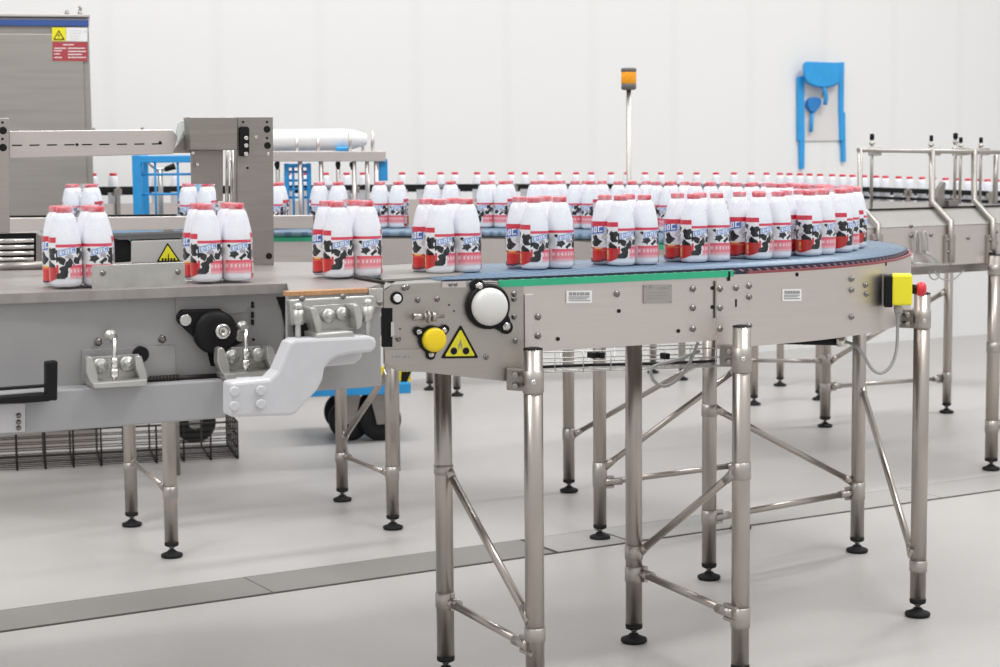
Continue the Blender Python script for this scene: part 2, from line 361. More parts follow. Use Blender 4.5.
# infeed end of the curve conveyor: flared hub plate with bearings
_h = EP[nearest((.05, 3.95))] + EN[nearest((.05, 3.95))] * .014
HB = Plane(_h, 21.5)
def outline(pl, pts): return [pl.at(x, y) for x, y in pts]
def plate(pl, pts, th, name, m, parent, bevel=0.):
    mb = MB(); mb.prism(outline(pl, pts), -pl.n * th); return mb.build(name, m, parent, bevel)
hubp = plate(HB, [(383.5, 291), (393, 284.5), (467, 281.5), (524, 284.5), (524, 383), (470, 377.5), (422, 372), (397, 371), (384, 364)], .006, 'end_plate', 'steel', cc, .001)
mb = MB(); o = HB.at(524, 334); mb.box(o - HB.n * .015 + HB.d * .012, (.022, .036, .176), HB.a); mb.build('corner_post', 'panel', cc, .002)
def disc(pl, x, y, r, h, m, name, parent, prof=None, n=24, off=0.):
    mb = MB(); o = pl.at(x, y) + pl.n * off; mb.lathe(o, pl.n, prof or [(r, -.001), (r, h * .8), (r * .9, h)], n); return mb.build(name, m, parent)
def bolt(pl, x, y, parent, r=.006, m='screw', off=0., name='bolt'):
    mb = MB(); o = pl.at(x, y) + pl.n * off; mb.lathe(o, pl.n, [(r * 1.5, -.001), (r * 1.5, .0015), (r, .0016), (r, .006), (r * .8, .0075)], 6 if r > .004 else 12); return mb.build(name, m, parent)
# big white bearing cap
bh = MB(); c = HB.at(486.5, 306); 
bh.lathe(c, HB.n, [(.050, -.001), (.050, .014), (.046, .018)], 28)
for ex, ey in ((476, 285), (505, 327)):
    e = HB.at(ex, ey); bh.prism([c + (e - c).cross(HB.n).normalized() * .040, c - (e - c).cross(HB.n).normalized() * .040, e - (e - c).cross(HB.n).normalized() * .014, e + (e - c).cross(HB.n).normalized() * .014], HB.n * .012)
    bh.lathe(e, HB.n, [(.015, -.001), (.015, .011), (.013, .012)], 16)
bo = bh.build('bearing_housing', 'black', cc, .001)
disc(HB, 486, 306, .04, .02, 'hub', 'bearing_cap', bo, [(.041, .012), (.041, .026), (.038, .034), (.031, .040), (.018, .043), (.004, .044)], 32)
for ex, ey in ((477.5, 286), (504.5, 326)): bolt(HB, ex, ey, bo, .0065, 'bright', .012)
# yellow cap
bh = MB(); c = HB.at(431, 339); bh.lathe(c, HB.n, [(.030, -.001), (.030, .010), (.027, .012)], 28)
for ex, ey in ((417, 331), (430, 355), (444, 329)):
    e = HB.at(ex, ey); k = (e - c).cross(HB.n).normalized()
    bh.prism([c + k * .024, c - k * .024, e - k * .009, e + k * .009], HB.n * .009); bh.lathe(e, HB.n, [(.010, -.001), (.010, .008), (.009, .009)], 14)
bo = bh.build('bearing_housing', 'black', cc, .001)
disc(HB, 431.5, 339, .04, .02, 'yellow', 'bearing_cap', bo, [(.0262, .008), (.0262, .022), (.0245, .027), (.018, .0285), (.003, .029)], 32)
for ex, ey in ((418, 331.5), (430, 354), (443, 330)): bolt(HB, ex, ey, bo, .0045, 'bright', .009)
# warning triangle
def triangle(pl, P3, parent, off=0., name='warning_sign', rollers=True):
    A, B, C = [pl.at(*p) + pl.n * (off + .0006) for p in P3]; g = (A + B + C) / 3
    def rnd(s):
        out = []
        Q = [g + (p - g) * s for p in (A, B, C)]
        for i in range(3):
            p = Q[i]; a = Q[i - 1]; b = Q[(i + 1) % 3]; k = (A - B).length * .045
            out += [p + (a - p).normalized() * k, p + ((a - p).normalized() + (b - p).normalized()) * k * .35, p + (b - p).normalized() * k]
        return out
    mb = MB(); mb.use('black'); mb.prism(rnd(1.0), pl.n * .0012); o = mb.build(name, 'black', parent)
    mb = MB(); mb.prism([p + pl.n * .0008 for p in rnd(.80)], pl.n * .0009); mb.build('sign_face', 'sign', o)
    h = (A - (B + C) / 2).length; ux = (C - B).normalized(); uz = V((0, 0, 1)); bc = (B + C) / 2 + pl.n * .0018
    mb = MB()
    if rollers:
        for sx in (-1, 1): mb.lathe(bc + ux * sx * h * .19 + uz * h * .22, pl.n, [(h * .11, 0), (h * .11, .0006)], 20)
        for k, (a, b) in enumerate(((-.02, .34), (.0, .42), (.02, .48), (.035, .36))): mb.box(bc + ux * h * a * 1.6 + uz * h * b, (h * .025, .0008, h * .16), pl.a)
        mb.build('pictogram', 'ink', o)
        mb = MB()
        for sx in (-1, 1): mb.lathe(bc + ux * sx * h * .19 + uz * h * .22 + pl.n * .0004, pl.n, [(h * .10, 0), (h * .10, .0006)], 20)
        mb.build('pictogram', 'black', o)
    else:
        for k in range(5): mb.box(bc + ux * h * (-.3 + .15 * k) + uz * h * .13, (h * .10, .0008, h * .12), pl.a)
        mb.box(bc + uz * h * .30, (h * .05, .0008, h * .22), pl.a + .5 * 0); mb.build('pictogram', 'black', o)
    return o
triangle(HB, [(460.5, 324.5), (440.5, 358.5), (478.5, 358)], cc)
plate(HB.off(.001), [(381.5, 308), (392.5, 308), (392.5, 347), (381.5, 347)], .002, 'slot_or_shadow', 'black', cc)
disc(HB, 396.5, 298, .014, .004, 'black', 'button_ring', cc); disc(HB, 396.5, 298, .0085, .008, 'white', 'button', cc, None, 20, .002)
for x, y in ((417.5, 300), (437, 299), (514, 294), (514, 299), (514, 317), (515, 341), (404, 288), (407, 287), (398, 339), (450, 284.5), (455, 284.3), (486, 357)): bolt(HB, x, y, cc, .0045)
for x, y in ((449, 305), (454, 311), (400, 329)): disc(HB, x, y, .002, .001, 'black', 'hole', cc, None, 10)
plate(HB.off(.003), [(442, 281.8), (466, 281.2), (466, 287.5), (442, 287.5)], .003, 'stop_plate', 'panel', cc)
mb = MB(); a = HB.at(410, 316) + HB.n * .02; b = HB.at(441, 315.5) + HB.n * .02; mb.use('steel'); mb.tube(a, b, .004, n=10); mb.tube(a, a + (b - a) * .35, .0085, .006, n=12); mb.tube(a + (b - a) * .45, a + (b - a) * .52, .014, n=6); mb.tube(a + (b - a) * .6, a + (b - a) * .72, .011, n=12); mb.tube(a + (b - a) * .48, a + (b - a) * .48 - HB.n * .022, .008, n=10); mb.build('adjusting_screw', 'bright', cc)
plate(HB.off(.004), [(385, 350), (421, 349), (423, 369), (398, 370), (385, 363)], .004, 'cover_plate', 'steel', cc)
mb = MB()
for k, x in enumerate((392, 396, 399, 404, 408)): mb.box(HB.at(x, 356.5) + HB.n * .0044, (.003 + .003 * (k % 2), .0008, .004), HB.a)
mb.build('engraved_marks', 'ink', cc)
plate(HB.off(.006), [(391, 322), (394, 322), (394.5, 335), (391, 337)], .004, 'lever', 'bright', cc)
mb = MB(); z = ZB - .003
fr = [HB.at(x, y) for x, y in ((384, 289), (393, 284.4), (467, 281.3), (500, 282.5))]; bk = [atz(x, y, z) for x, y in ((384, 281.5), (397, 279.5), (458, 277.3), (497, 278.2))]
for k in range(3): mb.face([mb.b.verts.new(p) for p in (fr[k], fr[k + 1], bk[k + 1], bk[k])])
mb.prism([atz(x, y, z) for x, y in ((383, 281.6), (458, 277.3), (480, 267.5), (452, 263), (372, 268))], (0, 0, .0045)); mb.build('transfer_plate', 'matt', cc)
# bolts and labels on the curved and straight sheets (each one set square to the sheet where it sits)
def sheet(x, y):
    best = None
    for i in range(1, len(EP) - 1):
        p = EP[i] + EN[i] * .0115
        if p.y > 4.92: break
        X = px((p.x, p.y, .9))[0]
        if best is None or abs(X - x) < best[0]: best = (abs(X - x), i)
    i = best[1]; t = EP[i + 1] - EP[i - 1]
    return Plane(EP[i] + EN[i] * .0112, math.degrees(math.atan2(t.y, t.x)))
for x, y in ((617, 294), (693, 289), (693, 308), (693, 329), (538, 317), (538, 336), (720, 289), (720, 308), (749, 286), (749, 297), (736, 288), (749, 326), (720, 329), (851, 279), (851, 290), (865, 285), (866, 294), (851, 317)): bolt(sheet(x, y), x, y, cc, .0052)
for x, y in ((619, 311), (712.5, 288), (712.5, 307), (558, 339), (678.5, 331)): disc(sheet(x, y), x, y, .0045, .001, 'black', 'hole', cc, None, 12)
mb = MB(); s = sheet(713, 310); a = s.at(714.5, 281); b = s.at(714.5, 318); mb.box((a + b) / 2, (.003, .004, (a - b).length), s.a); mb.build('sheet_joint', 'gap', cc)
mb = MB(); s = sheet(736, 303); mb.box(s.at(736, 303), (.004, .002, .018), s.a); mb.build('slot_or_shadow', 'black', cc)
for x, y in ((797, 274.5), (886, 264)): disc(sheet(x, y), x, y, .005, .001, 'black', 'hole', cc, None, 12)
mb = MB(); s = sheet(729, 275); mb.box(s.at(728.5, 276), (.006, .006, .022), s.a); mb.build('strip_clip', 'black', cc)
def label(x0, y0, x1, y1, name, base, lines, parent=cc, pl=None, inkm='ink'):
    pl = pl or sheet((x0 + x1) / 2, (y0 + y1) / 2); pl = pl.off(.001)
    o = plate(pl, [(x0, y0), (x1, y0 - .3), (x1, y1 - .3), (x0, y1)], .001, name, base, parent)
    mb = MB()
    for (a0, b0, a1, b1) in lines:
        q = [(x0 + (x1 - x0) * u, y0 + (y1 - y0) * v) for u, v in ((a0, b0), (a1, b0), (a1, b1), (a0, b1))]
        mb.prism([p + pl.n * .0009 for p in outline(pl, q)], -pl.n * .0006)
    mb.build('print', inkm, o); return o
LN = [(.10, .12, .22, .36), (.25, .12, .38, .36), (.41, .12, .5, .36), (.53, .12, .7, .36), (.73, .12, .9, .36), (.08, .46, .9, .52), (.08, .60, .8, .64), (.08, .74, .93, .79)]
label(566.5, 290.8, 592, 303.2, 'inspection_label', 'paper', LN); label(782.5, 289.3, 801.5, 301.2, 'inspection_label', 'paper', LN)
label(643.5, 285, 672, 303.5, 'type_plate', 'steel', [(.02, .02, .12, .14), (.2, .03, .27, .20), (.23, .03, .30, .08), (.23, .1, .29, .13), (.52, .12, .6, .2), (.64, .1, .72, .22), (.74, .1, .9, .2), (.92, .0, .98, .1), (.02, .92, .08, .99), (.92, .88, .98, .97), (.15, .4, .8, .43), (.15, .55, .85, .58), (.15, .7, .7, .73)])
# emergency stop
s = sheet(888, 290); k = math.radians(8)
eb = Plane(aty(885, 290, 4.57), -11)
mb = MB(); o = eb.at(883.5, 289); mb.box(o + eb.n * -.01, (.026, .07, .082), eb.a); e1 = mb.build('mounting_bracket', 'dsteel', cc, .002)
mb = MB(); o = eb.at(888, 290); mb.box(o + eb.n * .02, (.022, .072, .080), eb.a); e2 = mb.build('stop_box_base', 'black', cc, .004)
mb = MB(); o = eb.at(901.5, 288.5); mb.box(o + eb.n * .02, (.050, .072, .077), eb.a); e3 = mb.build('stop_box_cover', 'yellow', cc, .005); e3.data.materials[0] = M['sign']
ax = eb.d; o = eb.at(912.5, 288.5) + eb.n * .02
mb = MB(); mb.lathe(o, ax, [(.012, -.002), (.012, .010), (.009, .011)], 20); mb.build('stop_button_collar', 'black', e3)
mb = MB(); mb.lathe(o + ax * .008, ax, [(.009, 0), (.016, .004), (.019, .012), (.018, .020), (.010, .025), (.002, .026)], 24); mb.build('stop_button', 'red', e3)
mb = MB(); a = eb.at(898, 303.5) + eb.n * .01; mb.tube(a, a - V((0, 0, .022)), .010, n=14); mb.tube(a - V((0, 0, .022)), a - V((0, 0, .03)), .007, n=12); mb.build('cable_gland', 'cable', e3)
mb = MB(); Yc = a.y
mb.poly(catmull([a - V((0, 0, .024)), aty(897.5, 330, Yc), aty(896.5, 350, Yc), aty(891, 366, Yc), aty(881, 373.5, Yc), aty(872, 369, Yc), aty(864, 356, Yc), aty(856, 346, Yc), aty(846, 342, Yc + .05)], .01), .0042); mb.build('grey_cable', 'cable', cc)
# drive drum under the curve
mb = MB(); mb.use('black'); mb.tube(aty(752, 339, 5.0), aty(846, 341, 4.92), .013, n=20); mb.use('bright'); mb.tube(aty(838, 341, 4.925), aty(846, 341.2, 4.915), .016, n=20); mb.build('drive_drum', 'black', cc)
# legs
G = lambda x, y: atz(x, y, 0)
FT = {}
def cleg(key, foot, toprow=None, topz=None, rows=(), capped=False, parent=cc):
    FT[key] = foot; z = topz if topz else zat(foot, toprow)
    return leg(parent, foot, z, collars=[(zat(foot, b), zat(foot, a)) for a, b in rows], capped=capped)
f443 = G(446, 675); f535 = G(535.5, 717); f634 = G(634, 642); f739 = G(740, 684); f918 = G(917.5, 616); f857 = G(857, 552); f708 = G(709, 579); f600 = G(600, 539); f569 = G(569, 492); f741 = G(741, 529)
cleg(443, f443, topz=.86, rows=((464, 474), (592, 607)))
cleg(535, f535, 349.5, rows=((370, 393), (627, 641)), capped=True)
cleg(634, f634, topz=.93, rows=((545, 559), (566, 581)))
cleg(739, f739, 327, rows=((347, 372), (462, 479), (607, 627)), capped=True)
cleg(918, f918, 294, rows=((310, 328), (560, 571)), capped=True)
cleg(857, f857, topz=.93, rows=((482, 499),)); cleg(708, f708, topz=.93, rows=((404, 416), (510, 524))); cleg(600, f600, topz=.93, rows=((462, 487),)); cleg(569, f569, topz=.93, rows=((428, 440),)); cleg(741, f741, topz=.93)
# clamp blocks that carry the outer legs on the frame
for f, x, y, tox in ((f535, 535, 380, (-.05, .03)), (f739, 739, 357, (-.035, .05)), (f918, 918, 319, (-.05, .03))):
    z = zat(f, y); mb = MB(); a = V((f.x, f.y, z)); t = V((tox[0], tox[1], 0)); mb.box(a + t * .62, (t.length * .9, .022, .05), math.atan2(t.y, t.x)); mb.tube(a + t * .8 + V((0, 0, .012)), a + t * .8 + V((.0, -.04, .012)), .007, n=10); mb.tube(a + t * .8 - V((0, 0, .012)), a + t * .8 + V((.0, -.04, -.012)), .007, n=10)
    mb.build('clamp_block', 'dsteel', cc, .003)
    b = MB(); b.lathe(V((f.x, f.y - .0225, zat(f, y + 1))), (0, -1, 0), [(.006, 0), (.006, .004), (.004, .006)], 12); b.build('bolt', 'bright', cc)
def on(f, x, y): return aty(x, y, f.y)
brace(cc, on(f443, 447, 468), on(f535, 529, 619)); brace(cc, on(f443, 447, 601), on(f535, 527, 645)); clampjoint(cc, on(f443, 448, 601), (f535 - f443)); clampjoint(cc, on(f535, 527, 645), (f443 - f535))
brace(cc, on(f634, 641, 551), on(f739, 733, 474)); brace(cc, on(f634, 641, 573), on(f739, 732, 613)); clampjoint(cc, on(f634, 641, 573), (f739 - f634)); clampjoint(cc, on(f739, 731, 613), (f634 - f739))
brace(cc, on(f708, 716, 409), on(f857, 851, 481)); brace(cc, on(f708, 716, 517), on(f857, 851, 493)); clampjoint(cc, on(f708, 716, 517), (f857 - f708)); clampjoint(cc, on(f857, 851, 493), (f708 - f857))
brace(cc, on(f857, 862, 388), on(f918, 912, 553))
brace(cc, on(f600, 607, 465), on(f741, 738, 368)); brace(cc, on(f600, 607, 482), on(f741, 737, 465)); clampjoint(cc, on(f600, 607, 482), (f741 - f600))
brace(cc, on(f569, 575, 434), aty(708, 358, f569.y - .25))
# wire cable tray slung below the frame
mb = MB(); tA = aty(500, 360, 4.62); tB = aty(716, 354, 5.05); td = (tB - tA); tn = V((-td.y, td.x, 0)).normalized()
for w_, h_ in ((-.05, .022), (-.05, -.004), (-.05, -.03), (-.017, -.03), (.017, -.03), (.05, -.03), (.05, -.004), (.05, .022)): mb.tube(tA + tn * w_ + V((0, 0, h_)), tB + tn * w_ + V((0, 0, h_)), .0018, n=6)
for k in range(8):
    p = tA + td * (k + .5) / 8; mb.poly([p + tn * -.05 + V((0, 0, .022)), p + tn * -.05 + V((0, 0, -.031)), p + tn * .05 + V((0, 0, -.031)), p + tn * .05 + V((0, 0, .022))], .0018, 6)
mb.build('wire_cable_tray', 'zinc', cc)
mb = MB(); mb.poly([tA + td * .05 + V((0, 0, -.022)), tA + td * .4 + V((0, 0, -.020)), tA + td * .7 + V((0, 0, -.022)), tA + td * 1. + V((0, 0, -.02))], .004, 8); mb.poly([tA + tn * .02 + td * .03 + V((0, 0, -.024)), tA + tn * .02 + td * .5 + V((0, 0, -.022)), tA + tn * .02 + td * .98 + V((0, 0, -.024))], .0035, 8); mb.build('cable', 'black', cc)
mb = MB(); Yc = 4.75; mb.poly(catmull([aty(698, 342, Yc), aty(690, 362, Yc), aty(678, 379, Yc), aty(664, 386.5, Yc), aty(653, 380, Yc), aty(651, 369, Yc), aty(660, 364, Yc), aty(676, 360, Yc), aty(700, 351, Yc)], .012), .0045); mb.build('grey_hose', 'cable', cc)
for x, y in ((592, 355), (600, 355), (665, 356)):
    mb = MB(); mb.box(aty(x, y, 4.78), (.014, .03, .016), .5); mb.build('cable_clip', 'black', cc, .002)
# ------------------------------------------------------------------ the grey packing machine on the left
pm = thing('packing_machine', 'grey painted packing machine with flat bed, pale cast bracket and clamps filling the left foreground', 'machine', (-.85, 4.4, 0))
PM = Plane((-1.01, 3.629), 25)
e0 = atz(288, 292, ZB); e1_ = atz(369, 288.5, ZB); E2 = Plane(e0, math.degrees(math.atan2(e1_.y - e0.y, e1_.x - e0.x)))
mb = MB(); mb.prism([atz(x, y, ZB - .003) for x, y in ((-25, 295), (287, 283.5), (289, 291), (369, 287.5), (380.5, 283.5), (366, 272.5), (345, 265.5), (318, 262), (200, 262), (40, 266), (-25, 269))], (0, 0, -.02)); mb.build('machine_bed', 'bed', pm)
plate(PM, [(-25, 294.5), (287, 284.5), (287, 374), (230, 382), (-25, 404)], .014, 'side_plate', 'grey', pm, .003)
plate(PM.off(.004), [(176, 289.5), (286, 285.5), (286, 302), (248, 307), (247, 312), (176, 322)], .004, 'cover_plate', 'grey', pm, .001)
plate(PM.off(.003), [(82, 350), (175, 345), (176, 376), (82, 384)], .003, 'cover_plate', 'grey', pm, .001)
plate(PM.off(.008), [(71, 292), (231, 284.5), (231, 291.5), (71, 297.5)], .012, 'guide_flange', 'rail', pm, .002)
plate(PM.off(-.02), [(92, 265.5), (185, 262), (185, 287), (92, 290)], .003, 'guide_plate', 'zinc', pm, .001)
for x, y in ((103, 273), (178, 272)): bolt(PM.off(-.02), x, y, pm, .004)
plate(PM.off(.004), [(231, 285), (289, 284), (289, 290), (231, 292.5)], .05, 'light_flange', 'cast', pm, .002)
plate(PM.off(.055), [(-25, 394.5), (57, 390), (224, 379.5), (226, 418), (-25, 438)], .075, 'lower_rail', 'rail', pm, .004)
plate(PM.off(.062), [(-25, 404.5), (25.5, 402.5), (25.5, 432), (-25, 434.5)], .012, 'rail_end_block', 'cast', pm, .003)
for x, y in ((18.5, 415.5), (18.5, 422), (18.5, 428)): bolt(PM.off(.062), x, y, pm, .0035)
hp = PM.off(.10)
h = plate(hp, [(46.5, 362.5), (58, 361), (57.5, 400.5), (46.5, 401)], .03, 'handle', 'black', pm, .003)
plate(hp, [(-25, 390), (47, 385), (47, 387.5), (-25, 392.5)], .02, 'handle_bar', 'black', h, .001)
plate(hp, [(-25, 400), (48, 394.5), (50, 401.5), (20, 403.5), (-25, 405)], .05, 'handle_bar', 'black', h, .002)
# flanged bearing
B2 = PM.off(.006)
bb = plate(PM.off(.022), [(177.5, 316), (182, 310), (222, 308.8), (223, 314), (231, 317.5), (241, 328), (245.5, 336), (243, 343), (230, 348), (216, 352), (205, 350), (194, 337), (178, 322)], .018, 'bearing_housing', 'black', pm, .004)
disc(PM, 212, 331, .03, .03, 'black', 'bearing_housing', pm, [(.047, .015), (.047, .03), (.040, .038), (.024, .040)], 28)
disc(PM, 216.5, 329.5, .03, .03, 'bright', 'shaft_end', pm, [(.0165, .038), (.0165, .050), (.013, .052), (.005, .052), (.004, .049)], 20)
for x, y in ((185, 320), (240, 335.5)): disc(PM.off(.022), x, y, .0125, .008, 'bright', 'washer', pm)
plate(PM.off(.003), [(207, 350), (220, 352), (219, 366), (211, 366)], .003, 'slot_or_shadow', 'black', pm)  # black plate painting in the shadow below the bearing, no cut here
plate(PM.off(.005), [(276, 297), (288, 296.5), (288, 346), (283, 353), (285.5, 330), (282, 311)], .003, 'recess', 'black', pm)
for y0, y1 in ((302, 308), (312, 318), (319.5, 325)): plate(PM.off(.006), [(251.5, y0), (254, y0), (254, y1), (251.5, y1)], .003, 'slot_or_shadow', 'black', pm)
disc(PM.off(.004), 253.5, 339.5, .003, .001, 'black', 'hole', pm, None, 10)
for x, y in ((98, 342), (162, 339)): bolt(PM, x, y, pm, .006)
disc(PM, 140, 354, .017, .012, 'black', 'dark_hole', pm)  # black disc standing in for a dark hole behind the clamp
mb = MB(); mb.tube(PM.off(.02).at(122, 381.5), PM.off(.02).at(222, 375.5), .0055, n=10)
for k in range(9): mb.tube(PM.off(.02).at(150 + 3.4 * k, 379.8 - .2 * k), PM.off(.02).at(152 + 3.4 * k, 379.7 - .2 * k), .0085, n=10)
mb.build('threaded_spindle', 'wire', pm)
def clamp(dx, dy):
    P = PM.off(.052); q = lambda L: [(x + dx, y + dy) for x, y in L]
    c = plate(P.off(.035), q([(92, 383), (147.5, 379), (147.5, 386), (94, 389)]), .075, 'toggle_clamp', 'zinc', pm, .003)
    for L in ([(86, 358), (90, 356), (93, 358), (98, 374), (99, 383), (94, 387), (91, 384), (86, 372)], [(135, 356), (139, 355), (142, 357), (147, 372), (148, 380), (143, 384), (140, 380), (136, 369)]):
        plate(P.off(.012), q(L), .030, 'clamp_cheek', 'zinc', c, .003)
    plate(P.off(-.022), q([(90, 357), (139, 354), (141, 380), (92, 384)]), .006, 'clamp_back', 'zinc', c, .001)
    for x, y in ((99, 365), (126, 363)): disc(P.off(-.02), x + dx, y + dy, .0165, .018, 'zinc', 'clamp_roller', c, [(.0165, 0), (.0165, .014), (.013, .018), (.006, .018), (.005, .022)], 20)
    mb = MB(); a = P.off(.015).at(114.5 + dx, 338 + dy); b = P.off(.015).at(114.5 + dx, 382 + dy); mb.tube(a, b, .0042, n=10); mb.tube(b + (a - b) * .12, b + (a - b) * .3, .0095, n=6); mb.tube(b + (a - b) * .34, b + (a - b) * .55, .0075, n=10); mb.build('clamp_bolt', 'bright', c)
    disc(P.off(-.03), 110.5 + dx, 336 + dy, .0135, .01, 'zinc', 'eye_washer', c, [(.0135, 0), (.0135, .005), (.007, .006), (.006, .012)], 20)
    return c
clamp(0, 0); clamp(131.5, -9)
# end of the bed: wear strip, end plate, cast arm with its clamp
plate(E2.off(.003), [(288, 291.8), (369, 288.3), (369, 292.8), (288, 296.6)], .03, 'wear_strip', 'wood', pm, .001)
plate(E2, [(287, 296), (380.5, 292), (381.5, 386.5), (308, 391.5), (287, 391.5)], .012, 'bed_end_plate', 'grey', pm, .002)
plate(E2.off(.006), [(369, 289), (383, 288), (383, 307), (376, 307), (369, 303)], .008, 'corner_plate', 'zinc', pm, .001)
mb = MB(); a = E2.off(.004).at(352, 281); b = E2.off(.004).at(384.5, 285.5); mb.tube(a + V((0, .05, .004)), b + V((0, 0.02, .004)), .004, n=8); mb.build('guide_rod', 'wire', pm)
arm = plate(E2.off(.10), [(230.5, 383), (270, 379), (278, 371), (290, 343), (296, 339.5), (370, 336), (375, 338), (377, 342), (376, 349), (371, 352.5), (352, 354), (338, 357), (330, 362), (325, 369), (323, 380), (318, 390), (297, 413), (292, 415.5), (230.5, 417.5)], .055, 'cast_arm', 'cast', pm, .006)
q_ = outline(E2.off(.047), [(236, 389), (262, 388), (262, 408), (236, 409)]); d_ = q_[0] - EYE; d_.z = 0; d_.normalize()
mb = MB(); mb.prism(q_, d_ * .19); mb.build('arm_spacer', 'cast', arm, .003)
plate(E2.off(.045), [(318, 352), (363, 350), (362, 358), (355, 364), (325, 367)], .03, 'cast_rib', 'cast', arm, .004)
for x, y in ((234, 391.5), (260.5, 390.5), (234, 406), (260.5, 404)): disc(E2.off(.10), x, y, .0105, .006, 'cast', 'bolt', arm, [(.0105, -.001), (.0105, .004), (.008, .006)], 8)
plate(E2.off(.02), [(289, 300), (374, 295.5), (377, 303), (372, 318), (330, 322), (292, 326)], .02, 'clamp_bracket', 'zinc', pm, .003)
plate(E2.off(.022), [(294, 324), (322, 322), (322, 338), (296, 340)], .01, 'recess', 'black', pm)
c3 = plate(E2.off(.095), [(316, 334), (353, 331), (356, 338), (317, 340.5)], .075, 'toggle_clamp', 'zinc', pm, .003)
for L in ([(310, 309), (313, 307), (317, 309), (321.5, 321), (322, 333), (318, 336), (315, 325)], [(353, 306), (356, 304), (359, 306), (363, 317), (362, 327), (357, 330), (356, 320)]): plate(E2.off(.075), L, .055, 'clamp_cheek', 'zinc', c3, .003)
plate(E2.off(.03), [(312, 306), (357, 303), (358, 329), (316, 333)], .008, 'clamp_back', 'zinc', c3, .001)
for x, y in ((327, 315.5), (341, 313.5)): disc(E2.off(.03), x, y, .014, .016, 'zinc', 'clamp_roller', c3, [(.014, 0), (.014, .012), (.011, .015), (.005, .015), (.004, .02)], 18)
for x, y0, y1 in ((298, 303, 341), (367.5, 299, 338.5)):
    P = E2.off(.065); a = P.at(x, y0); b = P.at(x, y1); mb = MB(); mb.tube(a, b, .0058, n=12); mb.tube(a + (b - a) * .18, a + (b - a) * .56, .0115, n=6); mb.tube(a + (b - a) * .03, a + (b - a) * .15, .008, n=12); mb.build('levelling_bolt', 'zinc', pm)
for x, y in ((302, 298.5), (343, 296.5), (327, 307), (380, 303)): bolt(E2.off(.02), x, y, pm, .004)
# under-frame and legs of the machine
bo = PM.o + PM.d * .1
mb = MB(); c = PM.o + PM.d * .12 - PM.n * .32; mb.box((c.x, c.y, .80), (1.0, .58, .22), PM.a); mb.build('frame_body', 'grey', pm, .004)
f171 = G(172, 557); f131 = G(132, 526); f341 = G(342.5, 501); f392 = G(393, 529)
for f, rows in ((f171, ((486, 498),)), (f131, ((462, 470),)), (f341, ((452, 462),)), (f392, ((466, 480),))): leg(pm, f, .73, collars=[(zat(f, b), zat(f, a)) for a, b in rows])
brace(pm, on(f131, 133, 461), on(f171, 163, 487), .008); brace(pm, on(f341, 345, 456), on(f392, 386, 473), .008); brace(pm, on(f341, 344, 438), on(f392, 388, 372), .011); clampjoint(pm, on(f341, 345, 455), f392 - f341)
mb = MB()
for a, b in ((f171, f392), (f131, f341), (f171, f131), (f341, f392)):
    d = b - a; m = (a + b) / 2; mb.box((m.x, m.y, .72), (d.length + .06, .05, .06), math.atan2(d.y, d.x))
for t in (.1, .8):
    a = f171 + (f392 - f171) * t; b = a + PM.n * .95; m = (a + b) / 2; mb.box((m.x, m.y, .72), (.95, .05, .06), PM.a + PI / 2)
mb.build('cross_beam', 'dsteel', pm, .003)
# gear on the far side of the bed: guard box, vent grille
GB = Plane(atz(157, 261, ZB), 12)
mb = MB(); mb.prism(outline(GB, [(131, 240.5), (182, 239), (182, 262.5), (131, 264)]), -GB.n * .16); gb = mb.build('guard_box', 'white', pm, .004); gb.data.materials[0] = mat('light_grey_box_paint', (.50, .495, .48), .45)
triangle(GB, [(167.5, 242.5), (156.5, 262), (180.5, 261.5)], gb, 0, 'warning_sign', False)
plate(GB.off(-.01), [(113, 240), (125, 239), (131, 243), (131, 262), (113, 263)], .10, 'opening', 'black', pm, .004)
mb = MB(); mb.prism([GB.at(112, 236) - GB.n * .02, GB.at(183, 233) - GB.n * .02, GB.at(183, 238) + GB.n * .0, GB.at(118, 240)], -GB.n * .12); mb.build('sloping_cover', 'black', pm)
VG = Plane(atz(20, 268, ZB), 12)
v = plate(VG, [(-25, 233), (37, 232), (41, 236), (41, 263), (-25, 265)], .12, 'vent_housing', 'dsteel', pm, .003)
mb = MB()
for k in range(4): a = VG.off(.003).at(-25, 241.5 + 6.2 * k); b = VG.off(.003).at(34, 240.5 + 6.2 * k); mb.tube(a, b, .0065, n=8)
mb.build('vent_slats', 'bright', v)
plate(VG.off(.002), [(-25, 234), (36, 233), (36, 261.5), (-25, 263)], .002, 'vent_opening', 'black', v)
mb = MB(); a = VG.off(.02).at(-25, 267.5); b = VG.off(.02).at(45, 265.5); mb.tube(a, b, .011, n=14); mb.build('guide_bar', 'steel', pm)
# ------------------------------------------------------------------ steel gantry over the bed
GP = Plane(atz(258, 264.5, ZB), 22)
ga = thing('gantry_frame', 'stainless steel gantry frame with column, slotted beam and post behind the packing bed', 'frame', tuple(atz(258, 264.5, ZB)))
plate(GP, [(237.5, 117), (273, 117), (274, 265), (238, 265.5)], .012, 'column_plate', 'dsteel', ga, .001)
plate(GP.off(.012), [(188.5, 117), (237.5, 117), (237.5, 150), (190.5, 150)], .06, 'column_cover', 'dsteel', ga, .002)
plate(GP.off(-.04), [(191, 150), (223, 150), (223, 201), (217.5, 201), (216, 184), (192, 184)], .012, 'column_plate', 'dsteel', ga, .001)
plate(GP.off(-.10), [(236, 150), (240, 150), (240, 262), (236, 262)], .05, 'column_web', 'dsteel', ga, .001)
for x in (227, 232):
    mb = MB(); mb.tube(GP.off(-.06).at(x, 150), GP.off(-.06).at(x, 205), .0045, n=10); mb.build('lift_rod', 'bright', ga)
plate(GP.off(-.05), [(188.5, 121), (190.5, 150), (190, 153), (172, 153), (176, 147)], .008, 'gusset', 'dsteel', ga, .001)
